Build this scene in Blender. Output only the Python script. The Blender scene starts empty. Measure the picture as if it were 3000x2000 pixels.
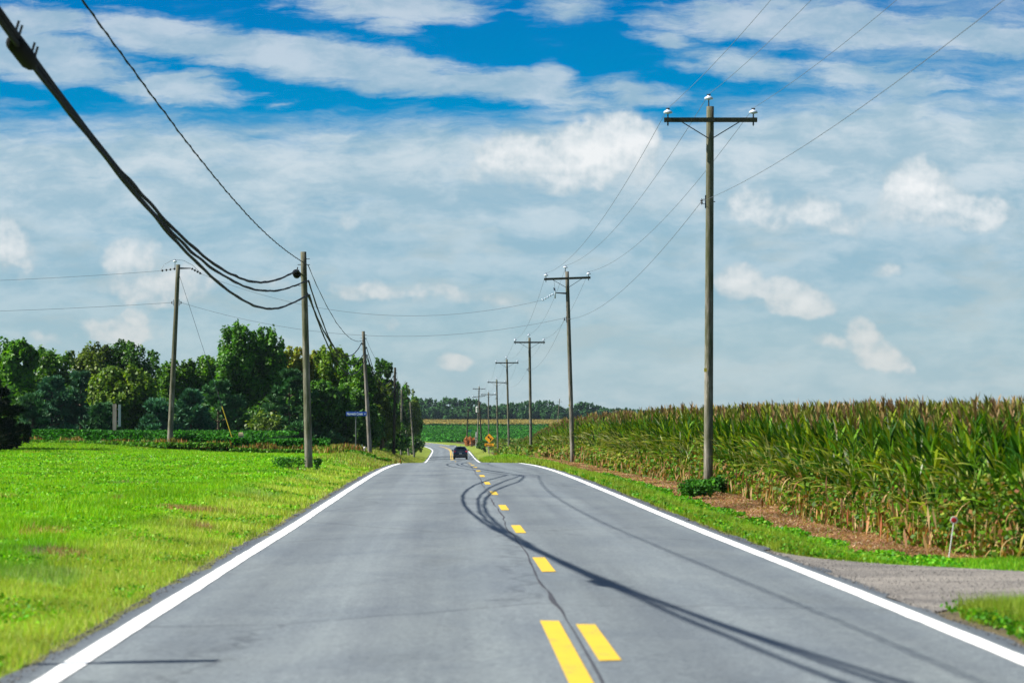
import bpy, math, random
import numpy as np
from mathutils import Vector, Matrix
C = bpy.context.scene.collection
F, CH, CX, HY = 7500.0, 1.53, 1500.0, 1223.0      # focal length in photo pixels, eye height, image centre, horizon row
R = math.radians
SUN_AZ, SUN_EL = R(-3), R(42.3)                   # sun stands square to the left of the road

# ------------------------------------------------------------------ terrain tables
ZR = np.array([(-60,.15),(0,.03),(10,.0),(20,-.015),(30,-.06),(40,-.115),(50,-.14),(60,-.165),(75,-.215),(86,-.27),(96,-.34),(112,-.50),(135,-.80),(160,-1.28),(201,-2.08),(240,-2.78),(269,-3.22),(300,-3.60),(329,-3.82),(352,-3.95),(378,-4.03),(439,-4.2),(480,-4.15),(532,-4.0),(562,-3.88),(620,-3.6),(700,-3.2),(1100,-1.2)])
ZLE = np.array([(-60,.2),(0,.02),(60,-.03),(80,-.05),(110,-.2),(134,-.33),(147,-.45),(175,-.8),(208,-1.35),(268,-2.5),(323,-3.45),(400,-3.95),(480,-4.1),(562,-3.88),(700,-3.2),(1100,-1.2)])
ZLF = np.array([(-60,.2),(0,.02),(138,-.02),(260,-.1),(330,-1.0),(420,-3.2),(500,-3.9),(562,-3.9),(900,-2.0),(1100,-.9),(1300,-.6),(5000,-.6)])
ZRI = np.array([(-60,0),(15,-.05),(30,-.18),(40,-.32),(60,-.45),(90,-.52),(125,-.78),(160,-1.0),(200,-1.5),(230,-1.9),(269,-2.5),(300,-3.1),(339,-3.7),(416,-4.3),(520,-4.0),(562,-3.9),(900,-2.0),(1100,-.9),(1300,-.6),(5000,-.6)])
CL = np.array([(-80,2.68),(0,.68),(112,-2.12),(135,-2.72),(200,-4.4),(269,-6.2),(352,-8.3),(400,-9.5),(439,-10.5),(459,-11.2),(483,-12.5),(506,-14.3),(532,-17.2),(562,-22),(590,-28),(620,-36),(660,-50),(700,-66),(760,-95),(1400,-400)])
def smooth_tab(T, w):
    y = np.arange(T[0,0], T[-1,0]+1, 1.0); z = np.interp(y, T[:,0], T[:,1])
    k = int(w)*2+1; kern = np.hanning(k+2)[1:-1]; kern /= kern.sum()
    zp = np.r_[2*z[0]-z[1:k//2+1][::-1], z, 2*z[-1]-z[-k//2:-1][::-1]]
    return y, np.convolve(zp, kern, 'valid')[:len(y)]
_zr, _zle, _zlf, _zri, _cl = [smooth_tab(t, w) for t, w in ((ZR,7),(ZLE,10),(ZLF,16),(ZRI,10),(CL,10))]
def zroad(Y): return np.interp(Y, *_zr)
def cen(Y): return np.interp(Y, *_cl)
def sstep(a, b, x): t = np.clip((x-a)/(b-a), 0, 1); return t*t*(3-2*t)
def ground(X, Y):
    X = np.asarray(X, float); Y = np.asarray(Y, float)
    d = X - cen(Y); far = sstep(430, 560, Y)
    zr = zroad(Y) - .075; a = np.abs(d)
    le = np.interp(Y, *_zle); lf = np.interp(Y, *_zlf); ri = np.interp(Y, *_zri)
    left = le + (lf-le)*sstep(9, 22, -d)
    side = np.where(d < 0, left, ri)
    out = np.where(d>0, sstep(3.4, 4.7, a), sstep(3.4, 5.6, a))
    bump = .025*np.sin(X*1.7+Y*.31)*np.sin(Y*.53-X*.6) + .05*np.sin(X*.23+1.3)*np.sin(Y*.11+X*.07)
    z = zr*(1-out) + (side + bump)*out
    # the driveway on the right is level with the road edge
    dr = sstep(3.3,3.9,d)*sstep(20.5,22.5,Y)*(1-sstep(29,31,Y))
    return z*(1-dr) + (zr+.0)*dr
def gz(x, y): return float(ground(x, y))
def at(px, py, Y): return Vector(((px-CX)/F*Y, Y, CH + (HY-py)/F*Y))

# ------------------------------------------------------------------ mesh builder
class MB:
    def __init__(s): s.v=[]; s.q=[]; s.t=[]; s.c=[]; s.n=0; s.uv=None
    def add(s, V, Q=None, T=None, col=None):
        V = np.asarray(V, float).reshape(-1,3); s.v.append(V)
        if Q is not None and len(Q): s.q.append(np.asarray(Q, int).reshape(-1,4)+s.n)
        if T is not None and len(T): s.t.append(np.asarray(T, int).reshape(-1,3)+s.n)
        if col is None: col = (1,1,1)
        col = np.asarray(col, float); s.c.append(np.broadcast_to(col, (len(V),3)) if col.ndim==1 else col)
        s.n += len(V); return s
    def box(s, c, d, M=None, col=None):
        x,y,z = [k/2 for k in d]
        V = np.array([(-x,-y,-z),(x,-y,-z),(x,y,-z),(-x,y,-z),(-x,-y,z),(x,-y,z),(x,y,z),(-x,y,z)])
        b = min(d)*.0
        if M is not None: V = V @ np.array(M).T
        return s.add(V+np.array(c), [(0,3,2,1),(4,5,6,7),(0,1,5,4),(1,2,6,5),(2,3,7,6),(3,0,4,7)], col=col)
    def tube(s, P, r, n=10, cap=True, col=None):
        P = np.asarray(P, float); m = len(P); r = np.broadcast_to(r, (m,))
        Tn = np.gradient(P, axis=0); Tn /= np.linalg.norm(Tn, axis=1)[:,None]+1e-12
        up = np.array([0,0,1.]) if abs(Tn[0,2])<.9 else np.array([1.,0,0])
        A = np.cross(Tn, up); A /= np.linalg.norm(A,axis=1)[:,None]+1e-12; B = np.cross(A, Tn)
        th = np.arange(n)*2*math.pi/n
        V = P[:,None]+r[:,None,None]*(A[:,None]*np.cos(th)[None,:,None]+B[:,None]*np.sin(th)[None,:,None])
        i = np.arange(m-1)[:,None]*n; j = np.arange(n)[None]; k = (j+1)%n
        Q = np.stack([i+j, i+k, i+n+k, i+n+j], -1).reshape(-1,4)
        V = V.reshape(-1,3); T = []
        if cap:
            V = np.r_[V, P[:1], P[-1:]]; a = m*n
            T = [(a, (q+1)%n, q) for q in range(n)] + [(a+1, (m-1)*n+q, (m-1)*n+(q+1)%n) for q in range(n)]
        return s.add(V, Q, T, col)
    def lathe(s, prof, n=20, o=(0,0,0), M=None, col=None):
        th = np.arange(n)*2*math.pi/n; pr = np.array(prof, float)
        V = np.stack([pr[:,0][:,None]*np.cos(th), pr[:,0][:,None]*np.sin(th), np.broadcast_to(pr[:,1][:,None], (len(pr),n))], -1).reshape(-1,3)
        if M is not None: V = V @ np.array(M).T
        i = np.arange(len(pr)-1)[:,None]*n; j = np.arange(n)[None]; k = (j+1)%n
        return s.add(V+np.array(o), np.stack([i+j,i+k,i+n+k,i+n+j],-1).reshape(-1,4), col=col)
    def build(s, name, mat, parent=None, smooth=False, uv=None, loc=None):
        V = np.concatenate(s.v); me = bpy.data.meshes.new(name)
        Q = np.concatenate(s.q) if s.q else np.zeros((0,4),int); T = np.concatenate(s.t) if s.t else np.zeros((0,3),int)
        me.vertices.add(len(V)); me.vertices.foreach_set('co', V.astype(np.float32).ravel())
        nl = Q.size+T.size; me.loops.add(nl); me.loops.foreach_set('vertex_index', np.r_[Q.ravel(), T.ravel()].astype(np.int32))
        me.polygons.add(len(Q)+len(T))
        st = np.r_[np.arange(len(Q))*4, Q.size+np.arange(len(T))*3].astype(np.int32)
        me.polygons.foreach_set('loop_start', st)
        me.polygons.foreach_set('loop_total', np.r_[np.full(len(Q),4), np.full(len(T),3)].astype(np.int32))
        me.update(calc_edges=True)
        ca = me.color_attributes.new('col','FLOAT_COLOR','POINT'); cc = np.concatenate(s.c)
        ca.data.foreach_set('color', np.c_[cc, np.ones(len(cc))].astype(np.float32).ravel())
        if uv is not None:
            l = me.uv_layers.new(name='uv'); vi = np.r_[Q.ravel(), T.ravel()]
            l.data.foreach_set('uv', uv[vi].astype(np.float32).ravel())
        me.polygons.foreach_set('use_smooth', np.full(len(me.polygons), bool(smooth)))
        me.validate(); me.materials.append(mat)
        o = bpy.data.objects.new(name, me); C.objects.link(o)
        if parent: o.parent = parent
        if loc is not None: o.location = loc
        return o
def thing(name, label, cat, loc=(0,0,0), rz=0, group=None):
    o = bpy.data.objects.new(name, None); C.objects.link(o); o.location = loc; o.rotation_euler = (0,0,rz)
    o.empty_display_size = .2
    return tag(o, label, cat, group)
def tag(o, label=None, cat=None, group=None, kind=None):
    for k, v in (('label',label),('category',cat),('group',group),('kind',kind)):
        if v: o[k] = v
    return o
def copy_tree(src, loc, rz, label=None, group=None, scale=None):
    r = src.copy(); C.objects.link(r); r.location = loc; r.rotation_euler = (0,0,rz)
    if scale: r.scale = scale
    if label: r['label'] = label
    if group: r['group'] = group
    for ch in list(src.children):
        c = ch.copy(); C.objects.link(c); c.parent = r
        for g in list(ch.children):
            d = g.copy(); C.objects.link(d); d.parent = c
    return r

# ------------------------------------------------------------------ materials
def newmat(name):
    m = bpy.data.materials.new(name); m.use_nodes = True; nt = m.node_tree; nt.nodes.clear()
    out = nt.nodes.new('ShaderNodeOutputMaterial'); return m, nt, out
def N(nt, typ, ins=None, **kw):
    n = nt.nodes.new(typ)
    for k, v in kw.items(): setattr(n, k, v)
    for k, v in (ins or {}).items():
        if isinstance(v, bpy.types.NodeSocket): nt.links.new(v, n.inputs[k])
        else: n.inputs[k].default_value = v
    return n
def ramp(nt, fac, stops, interp='LINEAR'):
    n = N(nt,'ShaderNodeValToRGB',{'Fac':fac}); cr = n.color_ramp; cr.interpolation = interp
    while len(cr.elements) > 1: cr.elements.remove(cr.elements[-1])
    for i,(p,c) in enumerate(stops):
        e = cr.elements[0] if i==0 else cr.elements.new(p); e.position = p
        e.color = (*c,1) if len(c)==3 else c
    return n.outputs['Color']
def mixc(nt, a, b, f, mode='MIX'):
    n = nt.nodes.new('ShaderNodeMix'); n.data_type='RGBA'; n.blend_type = mode
    for k, v in (('Factor',f),('A',a),('B',b)):
        s = [i for i in n.inputs if i.name==k and (i.type=='RGBA' or (k=='Factor' and i.type=='VALUE'))][0]
        if isinstance(v, bpy.types.NodeSocket): nt.links.new(v, s)
        else: s.default_value = (*v,1) if isinstance(v, tuple) and len(v)==3 else v
    return [o for o in n.outputs if o.type=='RGBA'][0]
def noise(nt, vec, scale, detail=3, rough=.55, out='Fac', dist=0):
    ins = {'Scale':scale,'Detail':detail,'Roughness':rough,'Distortion':dist}
    if vec is not None: ins['Vector'] = vec
    return N(nt,'ShaderNodeTexNoise',ins).outputs[out]
def mapping(nt, vec, scale=(1,1,1), loc=(0,0,0), rot=(0,0,0)):
    return N(nt,'ShaderNodeMapping',{'Vector':vec,'Scale':scale,'Location':loc,'Rotation':rot}).outputs[0]
def leaf_mat(name, trans=.3, rough=.5, spec=.3, var=.5, tint=(1,1,1), nscale=.6, tg=(1.25,1.3,.45)):
    m, nt, out = newmat(name)
    col = N(nt,'ShaderNodeAttribute',attribute_name='col').outputs['Color']
    geo = N(nt,'ShaderNodeNewGeometry').outputs['Position']
    v = N(nt,'ShaderNodeMapRange',{'Value':noise(nt,geo,nscale,4),'From Min':.3,'From Max':.7,'To Min':1-var,'To Max':1+var}).outputs[0]
    c = mixc(nt, col, N(nt,'ShaderNodeCombineColor',{'Red':v,'Green':v,'Blue':v}).outputs[0], 1., 'MULTIPLY')
    if tint != (1,1,1): c = mixc(nt, c, tint, 1., 'MULTIPLY')
    p = N(nt,'ShaderNodeBsdfPrincipled',{'Base Color':c,'Roughness':rough,'Specular IOR Level':spec}).outputs[0]
    if trans > 0:
        ct = mixc(nt, c, tg, 1., 'MULTIPLY')
        t = N(nt,'ShaderNodeBsdfTranslucent',{'Color':ct}).outputs[0]
        p = N(nt,'ShaderNodeMixShader',{0:trans,1:p,2:t}).outputs[0]
    nt.links.new(p, out.inputs[0]); return m
def plain(name, col, rough=.6, metal=0, spec=.5, coat=0, nv=.15, ns=8, bump=0):
    m, nt, out = newmat(name)
    ob = N(nt,'ShaderNodeTexCoord').outputs['Object']; f = noise(nt, ob, ns, 5)
    c = mixc(nt, tuple(x*(1-nv) for x in col), tuple(min(1,x*(1+nv)) for x in col), f)
    ins = {'Base Color':c,'Roughness':rough,'Metallic':metal,'Specular IOR Level':spec,'Coat Weight':coat}
    if bump: ins['Normal'] = N(nt,'ShaderNodeBump',{'Height':f,'Strength':bump,'Distance':.01}).outputs[0]
    p = N(nt,'ShaderNodeBsdfPrincipled',ins); nt.links.new(p.outputs[0], out.inputs[0]); return m
def wood(name, light, dark, zsc=.5, green=0):
    m, nt, out = newmat(name)
    ob = N(nt,'ShaderNodeTexCoord').outputs['Object']
    a = noise(nt, mapping(nt, ob, (9,9,zsc)), 2.2, 5, .65); b = noise(nt, mapping(nt, ob, (40,40,1.2)), 1.5, 4, .6)
    k = noise(nt, mapping(nt, ob, (3,3,.8), (5,2,1)), 1.6, 4, .7)
    c = ramp(nt, a, [(.3,dark),(.62,light)]); c = mixc(nt, c, ramp(nt, b, [(.35,tuple(x*.45 for x in light)),(.6,(1,1,1))]), .55, 'MULTIPLY')
    zz_ = N(nt,'ShaderNodeSeparateXYZ',{0:ob}).outputs[2]; tz = N(nt,'ShaderNodeMath',{0:k,1:6.,2:zz_},operation='MULTIPLY_ADD').outputs[0]
    if green: c = mixc(nt, c, mixc(nt, c, (.30,.32,.24), 1., 'MULTIPLY'), N(nt,'ShaderNodeMapRange',{'Value':tz,'From Min':5.5,'From Max':8.2,'To Min':0,'To Max':.62}).outputs[0])
    if green: c = mixc(nt, c, (.05,.06,.02), N(nt,'ShaderNodeMapRange',{'Value':k,'From Min':.5-.12*green,'From Max':.68,'To Min':0,'To Max':.85}).outputs[0])
    p = N(nt,'ShaderNodeBsdfPrincipled',{'Base Color':c,'Roughness':.85,'Specular IOR Level':.2,'Normal':N(nt,'ShaderNodeBump',{'Height':b,'Strength':.5,'Distance':.01}).outputs[0]})
    nt.links.new(p.outputs[0], out.inputs[0]); return m
M = {}
M['leaf'] = leaf_mat('tree_leaves', .36, .5, .25, .35, nscale=.35)
M['pine'] = leaf_mat('pine_needles', .1, .6, .2, .3, nscale=.4)
M['grass'] = leaf_mat('grass_blades', .35, .55, .2, .35, nscale=.5, tg=(1.2,1.25,.4))
M['corn'] = leaf_mat('corn_leaves', .2, .55, .08, .3, nscale=1.6)
M['bean'] = leaf_mat('bean_leaves', .25, .7, .12, .35, nscale=.8)
M['weed'] = leaf_mat('weed_leaves', .25, .6, .2, .35, nscale=1.1)
M['far'] = leaf_mat('far_leaves', .15, .7, .1, .35, nscale=.12)
M['bark'] = wood('bark', (.16,.12,.08), (.05,.04,.03))
M['pole'] = wood('pole_wood', (.34,.315,.27), (.075,.066,.05), green=1)
M['pole_dark'] = wood('pole_wood_dark', (.07,.05,.042), (.022,.018,.015), green=.3)
M['pole_pale'] = wood('pole_wood_pale', (.33,.305,.27), (.10,.088,.07), green=.2)
M['arm'] = wood('crossarm_wood', (.055,.06,.04), (.02,.022,.018))
M['metal'] = plain('galvanised_steel', (.25,.26,.28), .45, .7)
M['dark'] = plain('dark_fitting', (.02,.02,.025), .5)
M['porcelain'] = plain('porcelain', (.5,.56,.66), .18, 0, .6, nv=.04)
M['cable'] = plain('cable_sheath', (.008,.009,.012), .75, 0, .15)
M['wire'] = plain('aluminium_wire', (.12,.13,.15), .45, .3)
M['white'] = plain('white_paint', (.55,.55,.53), .5, nv=.08)
M['yellowp'] = plain('yellow_guard', (.65,.5,.03), .5)
M['beige'] = plain('beige_box', (.45,.36,.2), .5)
M['blue'] = plain('sign_blue', (.004,.055,.36), .35, nv=.1)
M['green'] = plain('sign_green', (.0,.14,.11), .4, nv=.1)
M['orange'] = plain('sign_orange', (.85,.36,.004), .4, nv=.06, ns=3)
M['letter'] = plain('sign_letter', (.75,.85,.9), .4)
M['black'] = plain('sign_black', (.006,.006,.007), .8, 0, .08)
M['tin'] = plain('sign_steel', (.12,.13,.12), .5, .5)
M['red'] = plain('red_reflector', (.6,.003,.01), .25)
M['paint'] = plain('car_paint', (.006,.012,.028), .22, .4, .6, 1.0, nv=.03)
M['glass'] = plain('car_glass', (.004,.004,.006), .05, 0, .8, nv=0)
M['plastic'] = plain('car_plastic', (.03,.03,.035), .6)
M['diff'] = plain('car_diffuser', (.10,.10,.11), .5)
M['tail'] = plain('tail_light_red', (.6,.02,.03), .1, 0, .8, 1.0)
M['chrome'] = plain('chrome', (.5,.55,.6), .15, .9)
M['rubber'] = plain('rubber', (.012,.012,.013), .8)

def ground_mat():
    m, nt, out = newmat('ground_soil_and_turf')
    col = N(nt,'ShaderNodeAttribute',attribute_name='col').outputs['Color']
    pos = N(nt,'ShaderNodeNewGeometry').outputs['Position']
    a = noise(nt, pos, 1.1, 6, .7); b = noise(nt, pos, 14, 4, .7); g = noise(nt, pos, .16, 4, .6)
    c = mixc(nt, col, ramp(nt, a, [(.32,(.62,.66,.6)),(.68,(1.25,1.2,1.2))]), .8, 'MULTIPLY')
    c = mixc(nt, c, ramp(nt, b, [(.3,(.6,.6,.6)),(.7,(1.3,1.3,1.3))]), .7, 'MULTIPLY')
    c = mixc(nt, c, ramp(nt, g, [(.35,(.82,.92,.8)),(.65,(1.18,1.08,1.1))]), .8, 'MULTIPLY')
    bp = N(nt,'ShaderNodeBump',{'Height':b,'Strength':.6,'Distance':.05}).outputs[0]
    p = N(nt,'ShaderNodeBsdfPrincipled',{'Base Color':c,'Roughness':.95,'Specular IOR Level':.1,'Normal':bp}); nt.links.new(p.outputs[0], out.inputs[0]); return m
def asphalt_mat():
    m, nt, out = newmat('weathered_asphalt')
    uv = N(nt,'ShaderNodeUVMap').outputs[0]; pos = N(nt,'ShaderNodeNewGeometry').outputs['Position']
    d = N(nt,'ShaderNodeSeparateXYZ',{0:uv}).outputs[0]
    fine = noise(nt, pos, 70, 3, .8); mid = noise(nt, pos, 9, 5, .7)
    str_ = noise(nt, mapping(nt, uv, (.55,.22,1)), 1.0, 6, .7, dist=.6)
    lng = noise(nt, mapping(nt, uv, (2.2,.03,1)), 1.0, 4, .6)
    pat = noise(nt, mapping(nt, uv, (.8,.25,1), (3,7,0)), 1.0, 5, .7)
    grit = noise(nt, pos, 26, 2, .6)
    c = ramp(nt, fine, [(.25,(.068,.085,.095)),(.55,(.136,.158,.170)),(.8,(.245,.268,.278))])
    c = mixc(nt, c, ramp(nt, mid, [(.3,(.84,.84,.85)),(.7,(1.12,1.12,1.1))]), .8, 'MULTIPLY')
    c = mixc(nt, c, ramp(nt, str_, [(.33,(.76,.78,.83)),(.66,(1.18,1.16,1.12))]), .8, 'MULTIPLY')
    c = mixc(nt, c, ramp(nt, lng, [(.35,(.86,.86,.88)),(.65,(1.1,1.1,1.08))]), .8, 'MULTIPLY')
    c = mixc(nt, c, ramp(nt, pat, [(.56,(1,1,1)),(.70,(.82,.81,.80))]), .8, 'MULTIPLY')
    c = mixc(nt, c, ramp(nt, grit, [(.3,(.72,.73,.75)),(.5,(1,1,1)),(.72,(1.32,1.31,1.27))]), .9, 'MULTIPLY')
    tr = N(nt,'ShaderNodeMath',{0:N(nt,'ShaderNodeMath',{0:d,1:3.9},operation='MULTIPLY').outputs[0]},operation='COSINE').outputs[0]
    tw_ = N(nt,'ShaderNodeMapRange',{'Value':N(nt,'ShaderNodeMath',{0:lng,1:1.6,2:tr},operation='MULTIPLY_ADD').outputs[0],'From Min':-.6,'From Max':2.2,'To Min':.88,'To Max':1.12}).outputs[0]
    c = mixc(nt, c, N(nt,'ShaderNodeCombineColor',{'Red':tw_,'Green':tw_,'Blue':tw_}).outputs[0], 1., 'MULTIPLY')
    crk = N(nt,'ShaderNodeTexVoronoi',{'Vector':mapping(nt, mixc(nt, uv, noise(nt, uv, 1.3, 4, .6, 'Color'), .25), (.16,.11,1)),'Scale':1.},feature='DISTANCE_TO_EDGE').outputs['Distance']
    c = mixc(nt, c, ramp(nt, crk, [(0,(.52,.52,.54)),(.0035,(.8,.8,.8)),(.007,(1,1,1))]), .7, 'MULTIPLY')
    ed = N(nt,'ShaderNodeMapRange',{'Value':N(nt,'ShaderNodeMath',{0:N(nt,'ShaderNodeMath',{0:d},operation='ABSOLUTE').outputs[0],1:N(nt,'ShaderNodeMath',{0:mid,1:.12},operation='MULTIPLY').outputs[0]},operation='ADD').outputs[0],'From Min':3.22,'From Max':3.34}).outputs[0]
    c = mixc(nt, c, mixc(nt, c, (.55,.56,.60), 1., 'MULTIPLY'), ed)
    bp = N(nt,'ShaderNodeBump',{'Height':fine,'Strength':.3,'Distance':.01}).outputs[0]
    p = N(nt,'ShaderNodeBsdfPrincipled',{'Base Color':c,'Roughness':.72,'Specular IOR Level':.35,'Normal':bp}); nt.links.new(p.outputs[0], out.inputs[0]); return m
def paint_mat(name, col, wear):
    m, nt, out = newmat(name); pos = N(nt,'ShaderNodeNewGeometry').outputs['Position']
    a = noise(nt, pos, 30, 5, .8); b = noise(nt, pos, 2.3, 5, .75)
    w = N(nt,'ShaderNodeMath',{0:a,1:b},operation='MULTIPLY').outputs[0]
    c = ramp(nt, w, [(.125,(.15,.148,.14)),(.125+wear,col)])
    c = mixc(nt, c, ramp(nt, b, [(.3,(.9,.9,.88)),(.6,(1,1,1))]), 1., 'MULTIPLY')
    p = N(nt,'ShaderNodeBsdfPrincipled',{'Base Color':c,'Roughness':.6}); nt.links.new(p.outputs[0], out.inputs[0]); return m
def gravel_mat():
    m, nt, out = newmat('crushed_stone'); pos = N(nt,'ShaderNodeNewGeometry').outputs['Position']
    v = N(nt,'ShaderNodeTexVoronoi',{'Vector':pos,'Scale':85}); v2 = N(nt,'ShaderNodeTexVoronoi',{'Vector':pos,'Scale':95})
    c = ramp(nt, N(nt,'ShaderNodeSeparateColor',{0:v.outputs['Color']}).outputs[0], [(0,(.06,.06,.06)),(.5,(.17,.155,.14)),(1,(.34,.31,.28))])
    c2 = ramp(nt, N(nt,'ShaderNodeSeparateColor',{0:v2.outputs['Color']}).outputs[1], [(0,(.05,.05,.05)),(1,(.28,.26,.23))])
    c = mixc(nt, c, c2, .45); c = mixc(nt, c, ramp(nt, noise(nt, mapping(nt, pos, (.4,1.2,1)), .9, 5, .7), [(.35,(.6,.6,.62)),(.6,(1.2,1.18,1.14))]), .9, 'MULTIPLY')
    bp = N(nt,'ShaderNodeBump',{'Height':v.outputs['Distance'],'Strength':.5,'Distance':.01,'Normal':N(nt,'ShaderNodeNewGeometry').outputs['Normal']}).outputs[0]
    p = N(nt,'ShaderNodeBsdfPrincipled',{'Base Color':c,'Roughness':.9,'Specular IOR Level':.2,'Normal':bp}); nt.links.new(p.outputs[0], out.inputs[0]); return m
M['ground']=ground_mat(); M['asphalt']=asphalt_mat(); M['gravel']=gravel_mat()
M['wline']=paint_mat('white_road_paint',(.82,.82,.80),.06); M['yline']=paint_mat('yellow_road_paint',(.62,.40,.012),.08)
M['tar']=plain('crack_seal',(.035,.035,.04),.7,ns=20,nv=.4)  # dark seal colour of the road crack

# ------------------------------------------------------------------ camera, light, sky
cam = bpy.data.cameras.new('camera'); co = bpy.data.objects.new('camera', cam); C.objects.link(co)
co.location = (0,0,CH); co.rotation_euler = (R(90),0,0)
cam.sensor_width = 36; cam.lens = F/3000*36; cam.shift_y = (HY-1000)/3000; cam.clip_end = 9000; cam.clip_start = .1
cam.dof.use_dof = True; cam.dof.focus_distance = 120; cam.dof.aperture_fstop = 3.6
bpy.context.scene.camera = co
sl = bpy.data.lights.new('sun','SUN'); sl.energy = 5.0; sl.angle = R(.5); sl.color = (1,.955,.87)
so = bpy.data.objects.new('sun', sl); C.objects.link(so)
sdir = Vector((-math.cos(SUN_EL)*math.cos(SUN_AZ), math.cos(SUN_EL)*math.sin(SUN_AZ), math.sin(SUN_EL)))
so.rotation_euler = sdir.to_track_quat('Z','Y').to_euler(); so.location = (-30,20,40)
sc = bpy.context.scene
sc.view_settings.view_transform='Standard'; sc.view_settings.look='None'; sc.view_settings.exposure=1.15; sc.view_settings.gamma=1
sc.cycles.max_bounces=6; sc.cycles.diffuse_bounces=2; sc.cycles.transmission_bounces=3; sc.cycles.transparent_max_bounces=4; sc.cycles.glossy_bounces=2

def build_world():
    w = bpy.data.worlds.new('World'); sc.world = w; w.use_nodes = True; nt = w.node_tree; nt.nodes.clear()
    out = nt.nodes.new('ShaderNodeOutputWorld')
    sky = N(nt,'ShaderNodeTexSky',sky_type='NISHITA',sun_disc=False,sun_elevation=SUN_EL,sun_rotation=math.atan2(sdir.x,sdir.y),air_density=1.3,dust_density=.6,ozone_density=2.5)
    bg1 = N(nt,'ShaderNodeBackground',{'Color':sky.outputs[0],'Strength':.05}).outputs[0]
    D = N(nt,'ShaderNodeTexCoord').outputs['Generated']; s = N(nt,'ShaderNodeSeparateXYZ',{0:D})
    def m(op, a, b=None, c=None, clamp=False):
        n = nt.nodes.new('ShaderNodeMath'); n.operation=op; n.use_clamp=clamp
        for i, v in enumerate((a,b,c)):
            if v is None: continue
            if isinstance(v, bpy.types.NodeSocket): nt.links.new(v, n.inputs[i])
            else: n.inputs[i].default_value = v
        return n.outputs[0]
    def mr(v, a, b, c=0., d=1., sm=True):
        return N(nt,'ShaderNodeMapRange',{'Value':v,'From Min':a,'From Max':b,'To Min':c,'To Max':d},interpolation_type='SMOOTHSTEP' if sm else 'LINEAR').outputs[0]
    y = m('MAXIMUM', m('ABSOLUTE', s.outputs[1]), .12)
    # k-pixel coordinates of the distant cloud deck: u to the right, v downwards from well above
    u = m('MULTIPLY_ADD', m('DIVIDE', s.outputs[0], y), 7.5, 1.5); v = m('MULTIPLY_ADD', m('DIVIDE', s.outputs[2], y), -7.5, 1.223)
    P0 = N(nt,'ShaderNodeCombineXYZ',{0:u,1:v}).outputs[0]
    def warp(P, sc_, amt, det=4, strch=(1,1.6,1)):
        c = N(nt,'ShaderNodeTexNoise',{'Vector':mapping(nt,P,strch),'Scale':sc_,'Detail':det,'Roughness':.6}).outputs['Color']
        o = N(nt,'ShaderNodeVectorMath',{0:c,1:(.5,.5,.5)},operation='SUBTRACT').outputs[0]
        o = N(nt,'ShaderNodeVectorMath',{0:o,1:(amt,amt*.5,0)},operation='MULTIPLY').outputs[0]
        return N(nt,'ShaderNodeVectorMath',{0:P,1:o},operation='ADD').outputs[0]
    P1 = warp(P0, 3.2, .16, 5); P2 = warp(P0, 13, .045, 5, (1,1,1))
    def blob(P, cx, cy, rx, ry, a=0, k=1.):
        n = N(nt,'ShaderNodeMapping',{'Vector':P,'Location':(cx,cy,0),'Rotation':(0,0,R(a)),'Scale':(rx,ry,1)},vector_type='TEXTURE').outputs[0]
        l = N(nt,'ShaderNodeVectorMath',{0:n},operation='LENGTH').outputs['Value']
        return m('MULTIPLY', m('SUBTRACT', 1., l, clamp=True), k)
    def allmax(L):
        a = L[0]
        for b in L[1:]: a = m('MAXIMUM', a, b)
        return a
    bands = allmax([blob(P1,*b) for b in [(1.12,.02,.50,.09,0,1.),(1.15,.07,.16,.06,0,.8),(1.68,.03,.26,.08,-4,.8),
        (.10,.06,.36,.09,4,1.),(.50,.11,.55,.10,9,1.1),(1.0,.185,.60,.105,8,1.2),(1.50,.255,.50,.09,7,1.1),(1.62,.22,.14,.07,0,.8),(1.85,.28,.3,.08,8,.8),
        (.12,.17,.50,.13,8,1.1),(.50,.26,.40,.08,6,1.),(.82,.305,.14,.035,0,.6),(1.26,.27,.12,.04,0,.6),(.5,.225,.24,.035,-3,.9),
        (2.35,.07,.72,.12,3,1.1),(2.85,.11,.45,.11,10,1.),(2.20,.20,.32,.08,6,.9),(2.6,.24,.6,.10,4,.9),(1.95,.12,.20,.06,12,.7)]])
    n1 = noise(nt, mapping(nt, P1, (1,3.6,1), (0,0,0), (0,0,R(-5))), 2.6, 6, .6); n2 = noise(nt, mapping(nt, P1, (1,6,1), (4,2,0), (0,0,R(4))), 4, 7, .66)
    n3 = noise(nt, P2, 9, 5, .6)
    fine = m('SUBTRACT', m('MULTIPLY_ADD', n2, .6, m('MULTIPLY', n1, .6)), .6)
    bm = mr(m('MULTIPLY_ADD', fine, 1.5, m('MULTIPLY_ADD', m('SUBTRACT', n3, .5), .35, bands)), .24, .70)
    # wide veil that thickens downwards and to the right
    vm = m('ADD', mr(v, .26, .46), mr(m('MULTIPLY_ADD', u, .9, v), 2.0, 2.6, 0, .55))
    veil = m('MULTIPLY', mr(m('MULTIPLY_ADD', fine, 1.8, vm), .08, 1.05), .86)
    hz = mr(v, .45, 1.02)
    base = ramp(nt, m('MULTIPLY_ADD', v, .5, .25, clamp=True), [(0,(.0,.07,.36)),(.25,(.0,.20,.54)),(.42,(.0,.28,.60)),(.58,(.10,.38,.58)),(.74,(.35,.53,.59)),(.86,(.42,.54,.56)),(1,(.43,.54,.55))])
    shade = noise(nt, mapping(nt, P1, (1,2.4,1), (2,9,0)), 4, 5, .6)
    cc = mixc(nt, (.41,.57,.66), (.70,.78,.82), mr(shade,.35,.68))
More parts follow.
